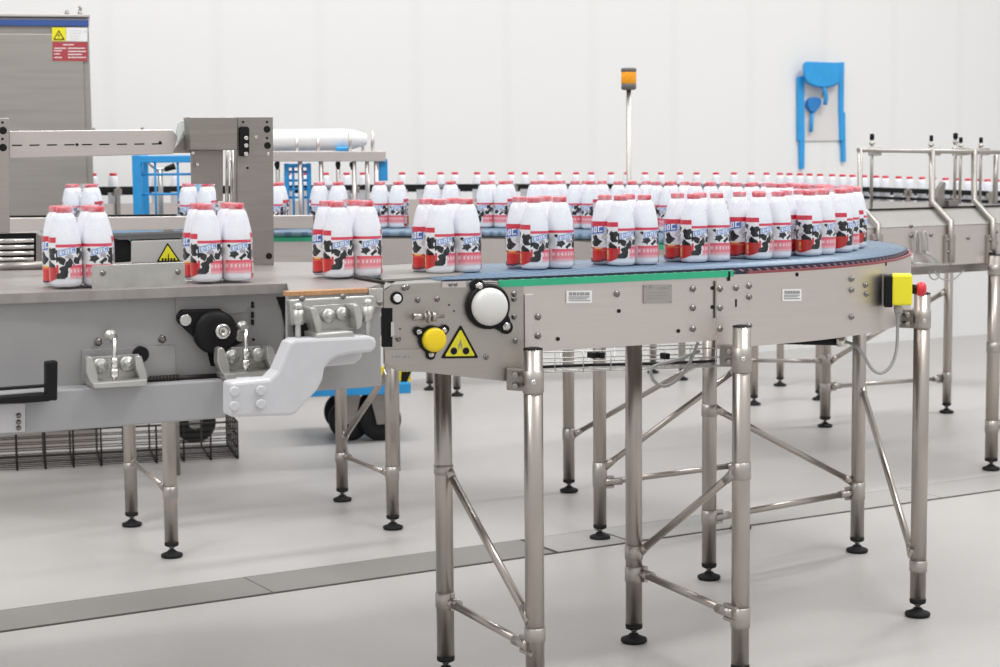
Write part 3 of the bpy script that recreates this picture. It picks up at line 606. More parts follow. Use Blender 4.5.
mb = MB(); mb.prism(outline(GP.off(-.03), [(178, 124), (181, 121.5), (189, 121), (189, 128), (181, 140), (177, 146), (176.5, 130)]), -GP.n * .004); mb.build('clear_guard', 'glass', ga)
hb = plate(GP.off(.014), [(240, 127.5), (242, 126.5), (248, 126.5), (249.5, 128.5), (249.5, 154), (248, 156), (241, 156), (240, 154.5)], .014, 'handle_block', 'black', ga, .002)
for y in (138, 145.5, 154): disc(GP.off(.014), 246, y, .0055, .004, 'bright', 'bolt', hb, None, 12)
for x, y, r in ((267, 129.3, .0085), (267.5, 145.5, .0085), (243, 122, .003), (267, 122, .003), (267, 138, .003), (247.5, 168, .003), (269, 256, .008)): disc(GP, x, y, r, .0012, 'black', 'hole', ga, None, 16)
for x, y in ((268, 154), (256, 137), (193, 153)): disc(GP.off(.0), x, y, .004, .002, 'bright', 'rivet', ga, None, 12)
disc(GP.off(-.028), 197.5, 164.5, .004, .002, 'bright', 'rivet', ga, None, 12)
BM = GP.off(-.05)
bm_ = plate(BM, [(9, 131), (172, 129.5), (178, 136), (173, 154), (9, 158.5)], .05, 'slotted_beam', 'panel', ga, .002)
for k in range(9): plate(BM.off(.001), [(12 + 17.5 * k, 144.8 - .18 * k), (22 + 17.5 * k, 144.6 - .18 * k), (22 + 17.5 * k, 145.8 - .18 * k), (12 + 17.5 * k, 146 - .18 * k)], .002, 'slot_or_shadow', 'black', bm_)
for x, y in ((77, 144.6), (160, 142.5)): disc(BM, x, y, .0035, .003, 'black', 'screw', bm_, None, 10)
for x, y in ((95, 130), (144, 129.5)):
    mb = MB(); p = BM.at(x, y) - BM.n * .02; mb.tube(p, p + V((0, 0, .006)), .004, n=8); mb.build('screw', 'dsteel', bm_)
plate(BM.off(.03), [(-18, 118), (9, 118), (10, 233), (-18, 233)], .08, 'post', 'steel', ga, .002)
for x, y, r in ((3, 130.5, .009), (3, 147.5, .009), (2.5, 122.5, .003), (2.5, 139, .003)): disc(BM.off(.03), x, y, r, .0012, 'black', 'hole', ga, None, 16)
# ------------------------------------------------------------------ milk bottles
BH = .166; BR = .0338
def bottle_prof(): return [(.029, 0), (BR - .0008, .004), (BR, .010), (BR, .086), (.0328, .098), (.0306, .111), (.0277, .124), (.0247, .136), (.0212, .147), (.0178, .1515), (.0150, .153), (.0142, .156)]
def cap_prof(): return [(.0150, .1535), (.0164, .1545), (.0165, .1635), (.0156, .1655), (.008, .166)]
FONT = {'D': ['110', '101', '101', '101', '110'], 'O': ['111', '101', '101', '101', '111'], 'C': ['111', '100', '100', '100', '111']}
WHT = (.82, .82, .84); BLK = (.005, .005, .006); RED = (.62, .02, .03); DRED = (.40, .015, .02); PINK = (.78, .22, .27); BLU = (.045, .14, .50); GRY = (.36, .35, .37); YEL = (.85, .55, .12)
def ell(x, y, cx, cy, rx, ry, rot=0.):
    dx = x - cx; dy = y - cy; c, s_ = math.cos(rot), math.sin(rot); u = (dx * c + dy * s_) / rx; v = (-dx * s_ + dy * c) / ry; return u * u + v * v < 1
def logo(x, z, cx, cz, w, h):
    u = (x - cx) / w + .5; v = (z - cz - (x - cx) * .10) / h + .5
    if not (0 <= u <= 1 and 0 <= v <= 1): return None
    if u < .06 or u > .94 or v < .1 or v > .9: return (.55, .62, .80)
    uu = (u - .12) / .76 * 11; vv = (v - .22) / .56 * 5
    if 0 <= vv < 5 and 0 <= uu < 11:
        k = int(uu // 4); c = int(uu % 4)
        if k < 3 and c < 3 and FONT['DOC'[k]][4 - int(vv)][c] == '1': return (.85, .86, .88)
    return BLU
def wob(x, z): return x + .022 * math.sin(41 * z + 9 * x) + .012 * math.sin(83 * z + 1.3), z + .014 * math.sin(25 * x + 2) + .008 * math.sin(61 * x + 30 * z)
def art_high(x, z):     # end face of the pack: x 0..1 left to right over two bottles, z = fraction of the bottle height
    if z > .620 or z < .03: return None
    if z > .552: return (.62, .02, .05)
    c = logo(x, z, .27, .50, .38, .150)
    if c: return c
    if z < .245:                                       # red buckets
        if x < .17 and .09 < z < .225 and .02 < x: return (.70, .67, .67) if not (.05 < x < .13 and .12 < z < .19) else (.45, .42, .43)
        if ell(x, z, .33, .238, .09, .020): return YEL
        if abs(x - .75) < .030 and .09 < z < .215: return YEL if not (abs(x - .75) < .012 and .11 < z < .15) else (.45, .05, .04)
        lo = .052 + .05 * (1 - min(1, abs(math.sin((x - .05) * PI * 2.1))))
        if z < lo: return (.10, .02, .05) if x < .55 and z > lo - .03 else ((.66, .05, .06) if x < .2 else None)
        if abs(z - .205) < .006 and x < .5: return (.80, .25, .15)
        k = abs(math.sin((x - .05) * PI * 2.1)); return tuple(v * (.62 + .38 * k) for v in (.68, .028, .025)) if x > .17 else (.50, .05, .06)
    xx, zz = wob(x, z)
    for cx, cz, rx, rz in ((.27, .345, .075, .085), (.34, .30, .05, .045), (.22, .40, .03, .05), (.55, .375, .05, .05), (.63, .315, .045, .075), (.68, .385, .03, .03), (.66, .50, .12, .042), (.58, .47, .05, .035), (.90, .405, .085, .075), (.97, .46, .06, .04), (.88, .265, .12, .055)):
        if ell(xx, zz, cx, cz, rx, rz): return BLK
    if x < .14:
        if ell(xx, zz, .08, .37, .07, .11): return (.20, .19, .21)
        return (.45, .43, .46) if int(z * 70) % 2 else (.72, .70, .72)
    if ell(xx, zz, .45, .40, .025, .10) or ell(xx, zz, .78, .33, .05, .03) or ell(xx, zz, .76, .47, .03, .04): return (.60, .58, .62)
    return WHT
def art_low(x, z, first):   # one bottle of the front face, x 0..1
    if z > .535: return None
    if z > .495: return (.68, .05, .10)
    if z < .10: return None
    xx, zz = wob(x * .6 + (.3 if first else 0), z); xx = (xx - (.3 if first else 0)) / .6
    if first and x < .60:
        if ell(xx, zz, .34, .19, .27, .085, .5) or ell(xx, zz, .10, .36, .12, .06): return BLK
        if x < .20 and z < .28: return (.66, .03, .03)
    c = logo(x, z, .46, .445, .56, .085)
    if c: return c if c != BLU else (.20, .36, .68)
    for cx, cz, rx, rz in ((.82, .45, .13, .045), (.88, .40, .08, .05), (.78, .335, .12, .05), (.28, .345, .11, .055), (.20, .42, .07, .05), (.56, .31, .08, .035)):
        if ell(xx, zz, cx, cz, rx, rz): return BLK
    if ell(xx, zz, .55, .375, .12, .03) or ell(xx, zz, .95, .36, .06, .06): return (.40, .36, .42)
    if z < .27 and x > (.52 if first else .06):
        if z < .135: return (.82, .42, .45)
        if abs(z - .20) < .02 and int(x * 17) % 2: return (.86, .66, .68)
        return (.78, .10, .15) if (z > .24 or x > .86) else (.80, .24, .29)
    return WHT if z > .12 else None
def pack_col(bx, by, ang, z):
    # bottle centre sign (bx, by); ang = direction of the surface normal in the pack frame
    nx, ny = math.cos(ang), math.sin(ang); r = 1.0
    X = bx + nx; Y_ = by + ny                         # in bottle radii, -2..2
    zf = z / BH
    # which face of the pack does this strip belong to
    def face(sx):                                     # the two printed ends, -x and +x (the pack looks the same turned half round)
        s = (2 - Y_) / 4 if sx < 0 else (2 + Y_) / 4
        return s
    sx = -1 if bx < 0 else 1
    inner = ny * by < 0
    if (nx * sx > .72) or (nx * sx > 0 and inner): return art_high(min(.999, max(0, (face(sx) - .08) / .84)), zf)
    if nx * sx > 0 and not inner and by * sx > 0 and nx * sx > .72: return art_high(.999, zf)
    u = (X + 2) / 4 if ny < 0 else (2 - X) / 4         # along the front / back face
    u = u * 2; first = u < 1; 
    return art_low(u % 1.0, zf, first)
pk = None
def make_pack_meshes():
    out = []
    for bx, by in ((-1, -1), (1, -1), (-1, 1), (1, 1)):
        cx, cy = bx * (BR + .0003), by * (BR + .0003)
        mb = MB(); mb.lathe((cx, cy, 0), (0, 0, 1), bottle_prof(), 32); b = mb.build('bottle', 'milk')
        mb = MB(); mb.lathe((cx, cy, 0), (0, 0, 1), cap_prof(), 24); c = mb.build('cap', 'capred')
        bm = bmesh.new(); NA, NZ = 240, 96; z0, z1 = .004, .1035; cl = bm.verts.layers.float_color.new('print'); grid = []
        for j in range(NZ + 1):
            z = z0 + (z1 - z0) * j / NZ
            rr = BR + .0004 if z < .085 else BR + .0004 - (z - .085) * .07
            row = []
            for i in range(NA):
                a = 2 * PI * i / NA; v = bm.verts.new((cx + rr * math.cos(a), cy + rr * math.sin(a), z)); col = pack_col(bx, by, a, z)
                v[cl] = (*(col if col else (.81, .825, .88)), 1); row.append((v, col is not None))
            grid.append(row)
        for j in range(NZ):
            for i in range(NA):
                k = (i + 1) % NA; q = (grid[j][i], grid[j][k], grid[j + 1][k], grid[j + 1][i])
                if sum(x[1] for x in q) >= 2: f = bm.faces.new([x[0] for x in q]); f.smooth = True
        loose = [v for v in bm.verts if not v.link_faces]; bmesh.ops.delete(bm, geom=loose, context='VERTS')
        me = bpy.data.meshes.new('label'); bm.to_mesh(me); bm.free(); me.materials.append(M['print'])
        l = bpy.data.objects.new('label', me); COL.objects.link(l)
        c.parent = b; l.parent = b; out.append(b)
    # clear film shrunk round the four bottles
    bm = bmesh.new(); ctr = [(sx * (BR + .0003), sy * (BR + .0003)) for sx, sy in ((1, 1), (-1, 1), (-1, -1), (1, -1))]; rings = []
    for r, z in [(BR - .002, .001), (BR + .0012, .008), (BR + .0012, .087), (.0335, .099), (.0315, .111), (.0288, .124), (.0260, .136), (.0225, .148), (.0185, .155), (.0178, .164), (.0150, .1672)]:
        ring = []
        for q, (cx, cy) in enumerate(ctr):
            for k in range(9):
                a = q * PI / 2 + k * PI / 16; ring.append(bm.verts.new((cx + r * math.cos(a), cy + r * math.sin(a), z)))
        rings.append(ring)
    for A, B in zip(rings, rings[1:]):
        for i in range(len(A)): j = (i + 1) % len(A); f = bm.faces.new((A[i], A[j], B[j], B[i])); f.smooth = True
    bm.faces.new(rings[-1])
    me = bpy.data.meshes.new('shrink_film'); bm.to_mesh(me); bm.free(); me.materials.append(M['film']); o = bpy.data.objects.new('shrink_film', me); COL.objects.link(o); o['label'] = 'clear shrink film'; out.append(o)
    return out
proto = make_pack_meshes(); used = [False]
def milk_pack(x, y, ang, label, group):
    r = thing('milk_pack', label, 'milk bottles', (x, y, ZB + .002), group); r.rotation_euler.z = ang
    for b in proto:
        if not used[0]: b.parent = r
        else:
            nb = b.copy(); COL.objects.link(nb); nb.parent = r
            for ch in list(b.children): nc = ch.copy(); COL.objects.link(nc); nc.parent = nb
    used[0] = True; return r
PP = catmull([V((a, b, 0)) for a, b in [(-1.6, 3.47), (-.87, 3.80), (-.32, 4.02), (.12, 4.235), (.33, 4.345), (.5, 4.435), (.66, 4.54), (.81, 4.68), (.92, 4.88), (.965, 5.13), (.935, 5.41), (.835, 5.70), (.64, 5.98), (.46, 6.22), (.25, 6.40), (0, 6.52), (-.4, 6.58), (-2.5, 6.62)]], .01)
def pang(i): d = PP[min(i + 3, len(PP) - 1)] - PP[max(i - 3, 0)]; return math.atan2(d.y, d.x)
iTurn = min(range(len(PP)), key=lambda i: (PP[i] - V((.92, 5.15, 0))).length)
front = [78, 219, 348, 447, 541, 628, 698, 762, 806, None]
NEAR = {0: 'behind the upright grey guide plate at far left', 1: 'in front of the gantry column', 2: 'by the brown wear strip at the end of the grey bed', 3: 'above the yellow button on the transfer plate', 4: 'at the start of the green strip'}
idx = []
for k, X in enumerate(front):
    if X is None:
        i = idx[-1]; acc = 0
        while acc < .178: acc += (PP[i + 1] - PP[i]).length; i += 1
    else: i = min(range(iTurn), key=lambda i: abs(px(PP[i] + V((0, 0, ZB)))[0] - X))
    idx.append(i)
    lab = 'four-pack of milk bottles on the near run, %s from the left' % ordinal(k)
    if k in NEAR: lab = 'four-pack of milk bottles %s' % NEAR[k]
    nn = V((-math.sin(pang(i)), math.cos(pang(i)), 0)) * .008; milk_pack(PP[i].x + nn.x, PP[i].y + nn.y, pang(i) + math.radians(2 if k < 6 else 0), lab, 'milk packs on the near run')
back = []; i = idx[-1]; acc = 0
lim = 575
while i < len(PP) - 1:
    acc += (PP[i + 1] - PP[i]).length; i += 1
    if px(PP[i] + V((0, 0, ZB)))[0] < lim and i > iTurn: break
    if acc > .186: acc = 0; back.append(i)
for X in (548, 497, 444, 393, 330, 270, 200, 84):
    back.append(min(range(iTurn, len(PP)), key=lambda i: abs(px(PP[i] + V((0, 0, ZB)))[0] - X)))
order = sorted(back, key=lambda i: px(PP[i] + V((0, 0, ZB)))[0])
for k, i in enumerate(order):
    milk_pack(PP[i].x, PP[i].y, pang(i) + PI, 'four-pack of milk bottles on the far returning run, %s from the left' % ordinal(k), 'milk packs on the far run')
# ------------------------------------------------------------------ lane of single bottles along the wall
def laneY(x):
    T = [(-20, 7.65), (113, 8.1), (300, 8.75), (455, 9.2), (650, 9.6), (750, 9.55), (850, 9.40), (950, 9.3), (1060, 9.25)]
    for (a, p), (b, q) in zip(T, T[1:]):
        if x <= b: return p + (q - p) * (x - a) / (b - a)
    return T[-1][1]
def laneT(x):
    T = [(-20, 174), (113, 173), (300, 172.6), (455, 172), (770, 172.3), (850, 174.5), (1000, 179.5), (1060, 181)]
    for (a, p), (b, q) in zip(T, T[1:]):
        if x <= b: return p + (q - p) * (x - a) / (b - a)
    return T[-1][1]
LP = []
for x in range(76, 1061, 16):
    p = aty(x, laneT(x), laneY(x)); LP.append(p)
for _ in range(3):
    LP = [LP[0]] + [(LP[k - 1] + LP[k] * 2 + LP[k + 1]) / 4 for k in range(1, len(LP) - 1)] + [LP[-1]]
LN2 = normals2(LP)
def lanept(x): 
    for k in range(len(LP) - 1):
        a, b = px(LP[k])[0], px(LP[k + 1])[0]
        if a <= x <= b: t = (x - a) / (b - a); return LP[k] * (1 - t) + LP[k + 1] * t
    return LP[-1]
ln = thing('bottle_lane_conveyor', 'long narrow conveyor lane with dark guide rails carrying single bottles along the white wall', 'conveyor', (0, 9.3, 0))
def lane_sweep(o1, o2, z1, z2, name, m, drop=False):
    mb = MB(); prev = None
    for p, n in zip(LP, LN2):
        dz = V((0, 0, -.085 * min(1, max(0, (850 - px(p)[0]) / 90)))) if drop else V((0, 0, 0)); a = p + n * o1 + dz; b = p + n * o2 + dz
        q = [mb.b.verts.new(a + V((0, 0, z1))), mb.b.verts.new(b + V((0, 0, z1))), mb.b.verts.new(b + V((0, 0, z2))), mb.b.verts.new(a + V((0, 0, z2)))]
        if prev:
            for k in range(4): mb.face([prev[k], prev[(k + 1) % 4], q[(k + 1) % 4], q[k]])
        else: mb.face(q[::-1])
        prev = q
    mb.face(prev); return mb.build(name, m, ln)
lane_sweep(-.05, .05, -BH - .022, -BH - .005, 'lane_belt', 'dsteel')
lane_sweep(-.075, .075, -BH - .16, -BH - .021, 'side_panel', 'panel')
lane_sweep(.048, .062, -.086, -.060, 'guide_rail', 'black'); lane_sweep(.048, .062, -.122, -.106, 'guide_rail', 'black', drop=True); lane_sweep(-.06, -.048, -.10, -.08, 'guide_rail', 'black')
lane_sweep(.062, .070, -BH - .03, -.135, 'rail_apron', 'panel')
for k in range(2, len(LP), 5):
    p = LP[k] + LN2[k] * .075; t = math.atan2(LN2[k].y, LN2[k].x); mb = MB(); mb.box(p + V((0, 0, -.14)), (.014, .02, .16), t); mb.box(p - LN2[k] * .008 + V((0, 0, -.085)), (.03, .04, .03), t); mb.build('rail_bracket', 'dsteel', ln, .002)
for x, y in ((430, 390), (457, 396), (653, 373), (682, 380), (780, 386), (754, 405), (819, 400)):
    f = G(x, y); leg(ln, f, .80 if x < 740 else .80, .019)
def lanelegs_link():
    for a, b in (((430, 390), (457, 396)), ((653, 373), (682, 380)), ((754, 405), (819, 400))):
        A = G(*a); B = G(*b); zz = .36 if a[0] == 754 else .5; brace(ln, V((A.x, A.y, zz)), V((B.x, B.y, zz)), .009)
    mb = MB()
    for a in ((430, 390), (457, 396), (653, 373), (682, 380), (780, 386), (754, 405), (819, 400)):
        A = G(*a); 
        k = min(range(len(LP)), key=lambda i: (LP[i] - V((A.x, A.y, LP[i].z))).length); q = LP[k]
        z = q.z - BH - .15; mb.tube((A.x, A.y, .79), (A.x + (q.x - A.x) * .8, A.y + (q.y - A.y) * .8, z - .0), .018, n=12); mb.tube((A.x, A.y, .74), (A.x, A.y, .80), .026, n=14)
    mb.build('support_arm', 'tube', ln)
lanelegs_link()
mb = MB(); mb.lathe((0, 0, 0), (0, 0, 1), [(r if r < .019 else .019 + (r - .019) * .42, h) for r, h in bottle_prof()], 20); b0 = mb.build('milk_bottle', 'milk')
mb = MB(); mb.lathe((0, 0, 0), (0, 0, 1), cap_prof(), 16); c0 = mb.build('cap', 'red'); c0.parent = b0
xs = [93, 113, 156.5, 175.6, 287, 304.5, 325.5, 346.5, 363, 402, 421, 440.5, 455, 477, 491.5, 511, 525, 540.5, 558, 576, 591, 611, 627, 645, 661, 680, 696.5, 716, 734, 751, 766.5, 780, 789.5, 800, 809.5, 820, 832, 842.5, 852.5, 864, 876, 885.5, 898.5, 909.5, 922, 933, 945.5, 957, 968, 979, 987.5, 996.5]
for k, x in enumerate(xs):
    p = lanept(x); o = b0 if k == 0 else b0.copy()
    if k: COL.objects.link(o); c = c0.copy(); COL.objects.link(c); c.parent = o
    o.location = (p.x, p.y, p.z - BH)
    tag(o, 'single red-capped white bottle on the lane along the wall, %s from the left' % ordinal(k), 'bottle', 'single bottles on the lane along the wall')
# ------------------------------------------------------------------ conveyor on the right with guide posts
tc = thing('transfer_conveyor', 'stainless steel conveyor with upright guide posts and black knobs at the right edge', 'conveyor', (1.9, 7.4, 0))
TP = Plane((1.898, 6.886), 30)
f991 = G(991, 470); TP = Plane((f991.x, f991.y + .03), 30)
def tbox(x0, x1, z0, z1, d0, d1, name, m, bevel=.002):
    a = TP.at(x0, 240); b = TP.at(x1, 240); mb = MB(); pts = [a, b, b - TP.n * d1, a - TP.n * d1]
    pts = [V((p.x, p.y, z0)) for p in (a - TP.n * d0, b - TP.n * d0, b - TP.n * d1, a - TP.n * d1)]; mb.prism(pts, (0, 0, z1 - z0)); return mb.build(name, m, tc, bevel)
zt = TP.at(950, 225).z; zl = TP.at(950, 265).z; z2 = zt + .055
def rowz(y): return TP.at(930, y).z
for x0, x1 in ((846, 950.5), (951.5, 991), (992, 1055)): tbox(x0, x1, zl, zt, 0, .004, 'side_panel', 'panel')
tbox(846, 1055, zl - .035, zl - .002, .05, .10, 'lower_beam', 'dsteel'); tbox(846, 1055, zl + .0, zt, 1.26, 1.27, 'rear_panel', 'panel')
mb = MB(); a = TP.at(846, 240); b = TP.at(1055, 240)
q = [V((a.x, a.y, zt)), V((b.x, b.y, zt)), V((b.x, b.y, z2)) - TP.n * .10, V((a.x, a.y, z2)) - TP.n * .10]; mb.prism(q, (0, 0, -.004)); mb.build('sloping_cover', 'matt', tc)
tbox(846, 1055, z2 - .02, z2 + .004, .10, 1.25, 'conveyor_deck', 'dsteel')
tbox(846, 1055, z2 + .004, z2 + .010, .10, .13, 'deck_edge', 'black')
# bent brackets and guide posts
ztop = None
for bxp, pxp, r in ((876, 860, .0095), (948.5, 932, .0125), (990.5, 974, .0125)):
    base = TP.at(bxp, 246); lo = TP.at(bxp, 262); up = TP.at(bxp, 236)
    Q = Plane(TP.o - TP.n * .12, 30); p0 = Q.at(pxp, 211); p0.z = max(p0.z, z2 + .03); up.z = zt + .012; p1 = Q.at(pxp, 147.5 + (pxp - 860) * .01)
    mb = MB(); mb.poly([lo + TP.n * .012, up + TP.n * .012, p0, p1], r, 10); g = mb.build('guide_post', 'steel', tc)
    mb = MB(); mb.box(TP.at(bxp, 249) + TP.n * .006, (.05, .012, .11), TP.a); mb.build('post_bracket', 'steel', g, .002)
    for y in (240, 252): bolt(TP.off(.012), bxp, y, g, .006)
Q = Plane(TP.o - TP.n * .12, 30)
mb = MB(); mb.tube(Q.at(858, 150), Q.at(1050, 153), .0085, n=12); mb.build('top_rail', 'steel', tc)
Q2 = Plane(TP.o - TP.n * .55, 30)
mb = MB(); mb.tube(Q2.at(958, 151.5), Q2.at(1050, 153.5), .0085, n=12); mb.build('top_rail', 'steel', tc)
mb = MB(); a = Q.at(973, 150.5); mb.tube(a, Q2.at(958, 151.5), .0085, n=12); mb.build('top_rail', 'steel', tc)
mb = MB(); a = Q2.at(996, 155); mb.tube(a, V((a.x, a.y, z2)), .0105, n=12); mb.build('guide_post', 'steel', tc)
for x, yk, QQ, s in ((872, 135.5, Q, 1), (931.3, 137, Q, .85), (955.5, 134.5, Q, 1.1), (960.8, 138.5, Q2, .95), (981, 138.5, Q2, .95)):
    QQ = Plane(QQ.o - QQ.n * .025, 30)
    k = QQ.at(x, yk + 3.5); mb = MB(); zb_ = QQ.at(x, 211).z if QQ.o != Q2.o else z2
    mb.tube((k.x, k.y, max(z2 + .002, zb_)), (k.x, k.y, k.z), .0062, n=10); mb.lathe((k.x, k.y, k.z - .022), (0, 0, 1), [(.009, 0), (.011, .004), (.009, .012)], 12)
    r_ = mb.build('guide_rod', 'steel', tc)
    mb = MB(); mb.lathe((k.x, k.y, k.z - .004), (0, 0, 1), [(.005, 0), (.0085 * s, .003), (.0085 * s, .02), (.006, .024)], 14); mb.build('clamp_knob', 'black', r_)
    mb = MB(); c_ = QQ.at(x + 3, 151.5); mb.box(c_, (.045, .03, .032), TP.a); mb.build('rod_clamp', 'zinc', r_, .004)
# sensor bracket on the deck
sb = Plane(TP.o - TP.n * .14, 30)
mb = MB(); mb.prism(outline(sb, [(937, 210), (937, 197), (940, 187), (944, 181.5), (946, 183), (944, 197), (949, 209)]), -sb.n * .02); mb.build('sensor_bracket', 'dsteel', tc, .001)
mb = MB(); mb.box(sb.at(951, 205), (.05, .03, .04), TP.a); mb.tube(sb.at(950, 197), sb.at(958, 203), .006, n=8); mb.build('sensor', 'dsteel', tc, .003)
for x0 in (917, 925):
    mb = MB(); mb.poly(catmull([TP.off(.01).at(x0 - 2, 252), TP.off(.014).at(x0 - 2, 238), TP.off(.016).at(x0, 231.5), TP.off(.014).at(x0 + 2.5, 238), TP.off(.01).at(x0 + 3, 254)], .01), .004, 8); mb.build('air_hose', 'cable', tc)
for x, y in ((911, 226), (911, 236), (931, 235), (968, 238), (996, 232), (996, 243)): bolt(TP, x, y, tc, .006)
mb = MB(); mb.poly(catmull([TP.off(.02).at(912, 254), TP.off(.03).at(913, 263), TP.off(.03).at(925, 264), TP.off(.03).at(940, 264)], .01), .006, 8); mb.poly(catmull([TP.off(.03).at(926, 253), TP.off(.03).at(932, 256), TP.off(.03).at(939, 263)], .01), .006, 8); mb.build('air_hose', 'zinc', tc)
mb = MB(); mb.poly(catmull([TP.off(-.02).at(928, 270), TP.off(-.02).at(931, 278), TP.off(-.02).at(937, 279), TP.off(-.02).at(940, 271)], .01), .003, 6); mb.poly(catmull([TP.off(-.02).at(933, 270), TP.off(-.02).at(942, 279), TP.off(-.02).at(954, 279), TP.off(-.02).at(964, 270)], .01), .003, 6); mb.build('loose_cable', 'cable', tc)
f947 = G(946.5, 413); f825 = G(825, 427)
leg(tc, f991, TP.at(991, 255).z, .0245, collars=[(zat(f991, b), zat(f991, a)) for a, b in ((264, 275), (342, 352), (420, 432))], capped=True)
leg(tc, f947, zl, .0205, collars=[(zat(f947, 382), zat(f947, 372))]); leg(tc, f825, zl, .0235, collars=[(zat(f825, 393), zat(f825, 383)), (zat(f825, 366), zat(f825, 354))])
fR = V((f991.x + .87 * .9, f991.y + .5 * .9, 0)); leg(tc, fR, zt - .05, .0245)
brace(tc, on(f825, 832, 386.5), on(f947, 941, 378.5), .009); clampjoint(tc, on(f825, 832, 386.5), f947 - f825, .013); clampjoint(tc, on(f947, 941, 378.5), f825 - f947, .013)
brace(tc, on(f825, 832, 360), on(f947, 944, 292), .011); brace(tc, on(f825, 820, 361), on(f825, 757, 367) + V((0, .25, 0)), .009)
brace(tc, V((f991.x, f991.y, zat(f991, 425))), V((fR.x, fR.y, zat(f991, 425))), .011); clampjoint(tc, on(f991, 995, 425), fR - f991, .014); brace(tc, V((f991.x, f991.y, zat(f991, 347))), V((fR.x, fR.y, .25)), .011)
mb = MB()
for a, b in ((f825, f947),):
    d = b - a; m = (a + b) / 2; mb.box((m.x, m.y, zl + .0), (d.length + .1, .05, .05), math.atan2(d.y, d.x))
a = TP.at(991, 240) - TP.n * .05; mb.box(((f947.x + f991.x) / 2 + .1, (f947.y + f991.y) / 2, zl + .01), (1.5, .05, .04), math.atan2(f947.y - f991.y, f947.x - f991.x))
mb.build('cross_beam', 'dsteel', tc, .002)
# ------------------------------------------------------------------ electrical cabinet at the left
CP = Plane(aty(91, 150, 7.66), 13.2)
ec = thing('electrical_cabinet', 'tall steel electrical cabinet with blue top stripe and warning stickers at far left', 'cabinet', tuple(V((CP.o.x - .45, CP.o.y + .1, 0))))
top = CP.at(89, 17.5).z
def cplate(x0, x1, y0, y1, off, th, name, m, parent=None): return plate(CP.off(off), [(x0, y0), (x1, y0), (x1, y1), (x0, y1)], th, name, m, parent or ec)
a = CP.at(91, 100); w = 1.0
mb = MB(); c = a - CP.d * w / 2 - CP.n * .11; mb.box((c.x, c.y, (top + .1) / 2), (w, .22, top - .1), CP.a); mb.build('cabinet_body', 'cabinet', ec, .004)
mb = MB(); c = a - CP.d * (w / 2 + .012) - CP.n * -.009; mb.box((c.x, c.y, (top - .07 + .12) / 2), (w - .03, .018, top - .07 - .12), CP.a); dr = mb.build('cabinet_door', 'cabinet', ec, .003)
mb = MB(); c = a - CP.d * (w / 2) - CP.n * .11; mb.box((c.x, c.y, .05), (w - .02, .19, .10), CP.a); mb.build('plinth', 'panel', ec)
zs = CP.at(89, 26.5).z; mb = MB(); c = a - CP.d * w / 2 + CP.n * .006; mb.box((c.x, c.y, (top - .012 + zs) / 2), (w + .002, .03, top - .012 - zs), CP.a); mb.build('blue_stripe', 'navy', ec, .001)
mb = MB(); c = a - CP.d * w / 2 - CP.n * .10; mb.box((c.x, c.y, top + .006), (w + .012, .24, .012), CP.a); mb.build('cabinet_roof', 'panel', ec, .002)
D = CP.off(.0185)
mb = MB(); mb.use('sign'); mb.prism(outline(D, [(52, 27.5), (66, 27.5), (66, 41), (52, 41)]), D.n * .001); st = mb.build('warning_sticker', 'sign', ec)
mb = MB(); o3 = [(58.8, 29.8), (53.2, 39.8), (64.8, 39.8)]; mb.prism(outline(D.off(.0014), o3), D.n * .0006); mb.build('sticker_triangle', 'black', st)
mb = MB(); mb.prism(outline(D.off(.0022), [(58.8, 31.8), (54.8, 38.8), (63, 38.8)]), D.n * .0005); mb.build('sticker_triangle', 'sign', st)
mb = MB(); mb.prism(outline(D.off(.003), [(59.4, 32.6), (57.6, 35.8), (58.8, 35.8), (58.2, 38.3), (60.2, 35.1), (59, 35.1)]), D.n * .0004); mb.build('lightning_bolt', 'black', st)
mb = MB(); mb.prism(outline(D, [(66.3, 27.5), (87.5, 27.7), (87.5, 41.5), (66.3, 41)]), D.n * .001); st = mb.build('info_sticker', 'paper', ec)
mb = MB()
for k in range(4): mb.prism(outline(D.off(.0012), [(69 + k % 2, 30 + 2.7 * k), (82 - k, 30 + 2.7 * k), (82 - k, 31 + 2.7 * k), (69 + k % 2, 31 + 2.7 * k)]), D.n * .0004)
mb.prism(outline(D.off(.0012), [(84, 30), (86.6, 30), (86.6, 33), (84, 33)]), D.n * .0004); mb.build('print', 'hub', st)
mb = MB(); mb.prism(outline(D, [(52.5, 41.8), (87.5, 42.2), (87.5, 61), (52.5, 60.8)]), D.n * .001); st = mb.build('red_info_plate', 'redplate', ec)
mb = MB()
for x0, x1, y in ((63, 74, 44.3), (54, 66, 47.8), (68, 85, 47.8), (54, 62, 50.3), (54, 60, 53.5), (68, 86, 51), (68, 82, 54), (54, 62, 57), (68, 86, 57)): mb.prism(outline(D.off(.0012), [(x0, y), (x1, y), (x1, y + .9), (x0, y + .9)]), D.n * .0004)
mb.build('print', 'paper', st)
for x in (67, 80):
    mb = MB(); p = CP.at(x, 16) - CP.n * .04; p.z = top + .012; mb.tube(p, p + V((0, 0, .02)), .012, .006, n=10); 
    if x == 80: mb.poly([p + V((0, 0, .02)), p + V((.006, 0, .03)), p + V((-.003, 0, .035))], .006, 8)
    mb.build('lifting_eye', 'dsteel', ec)
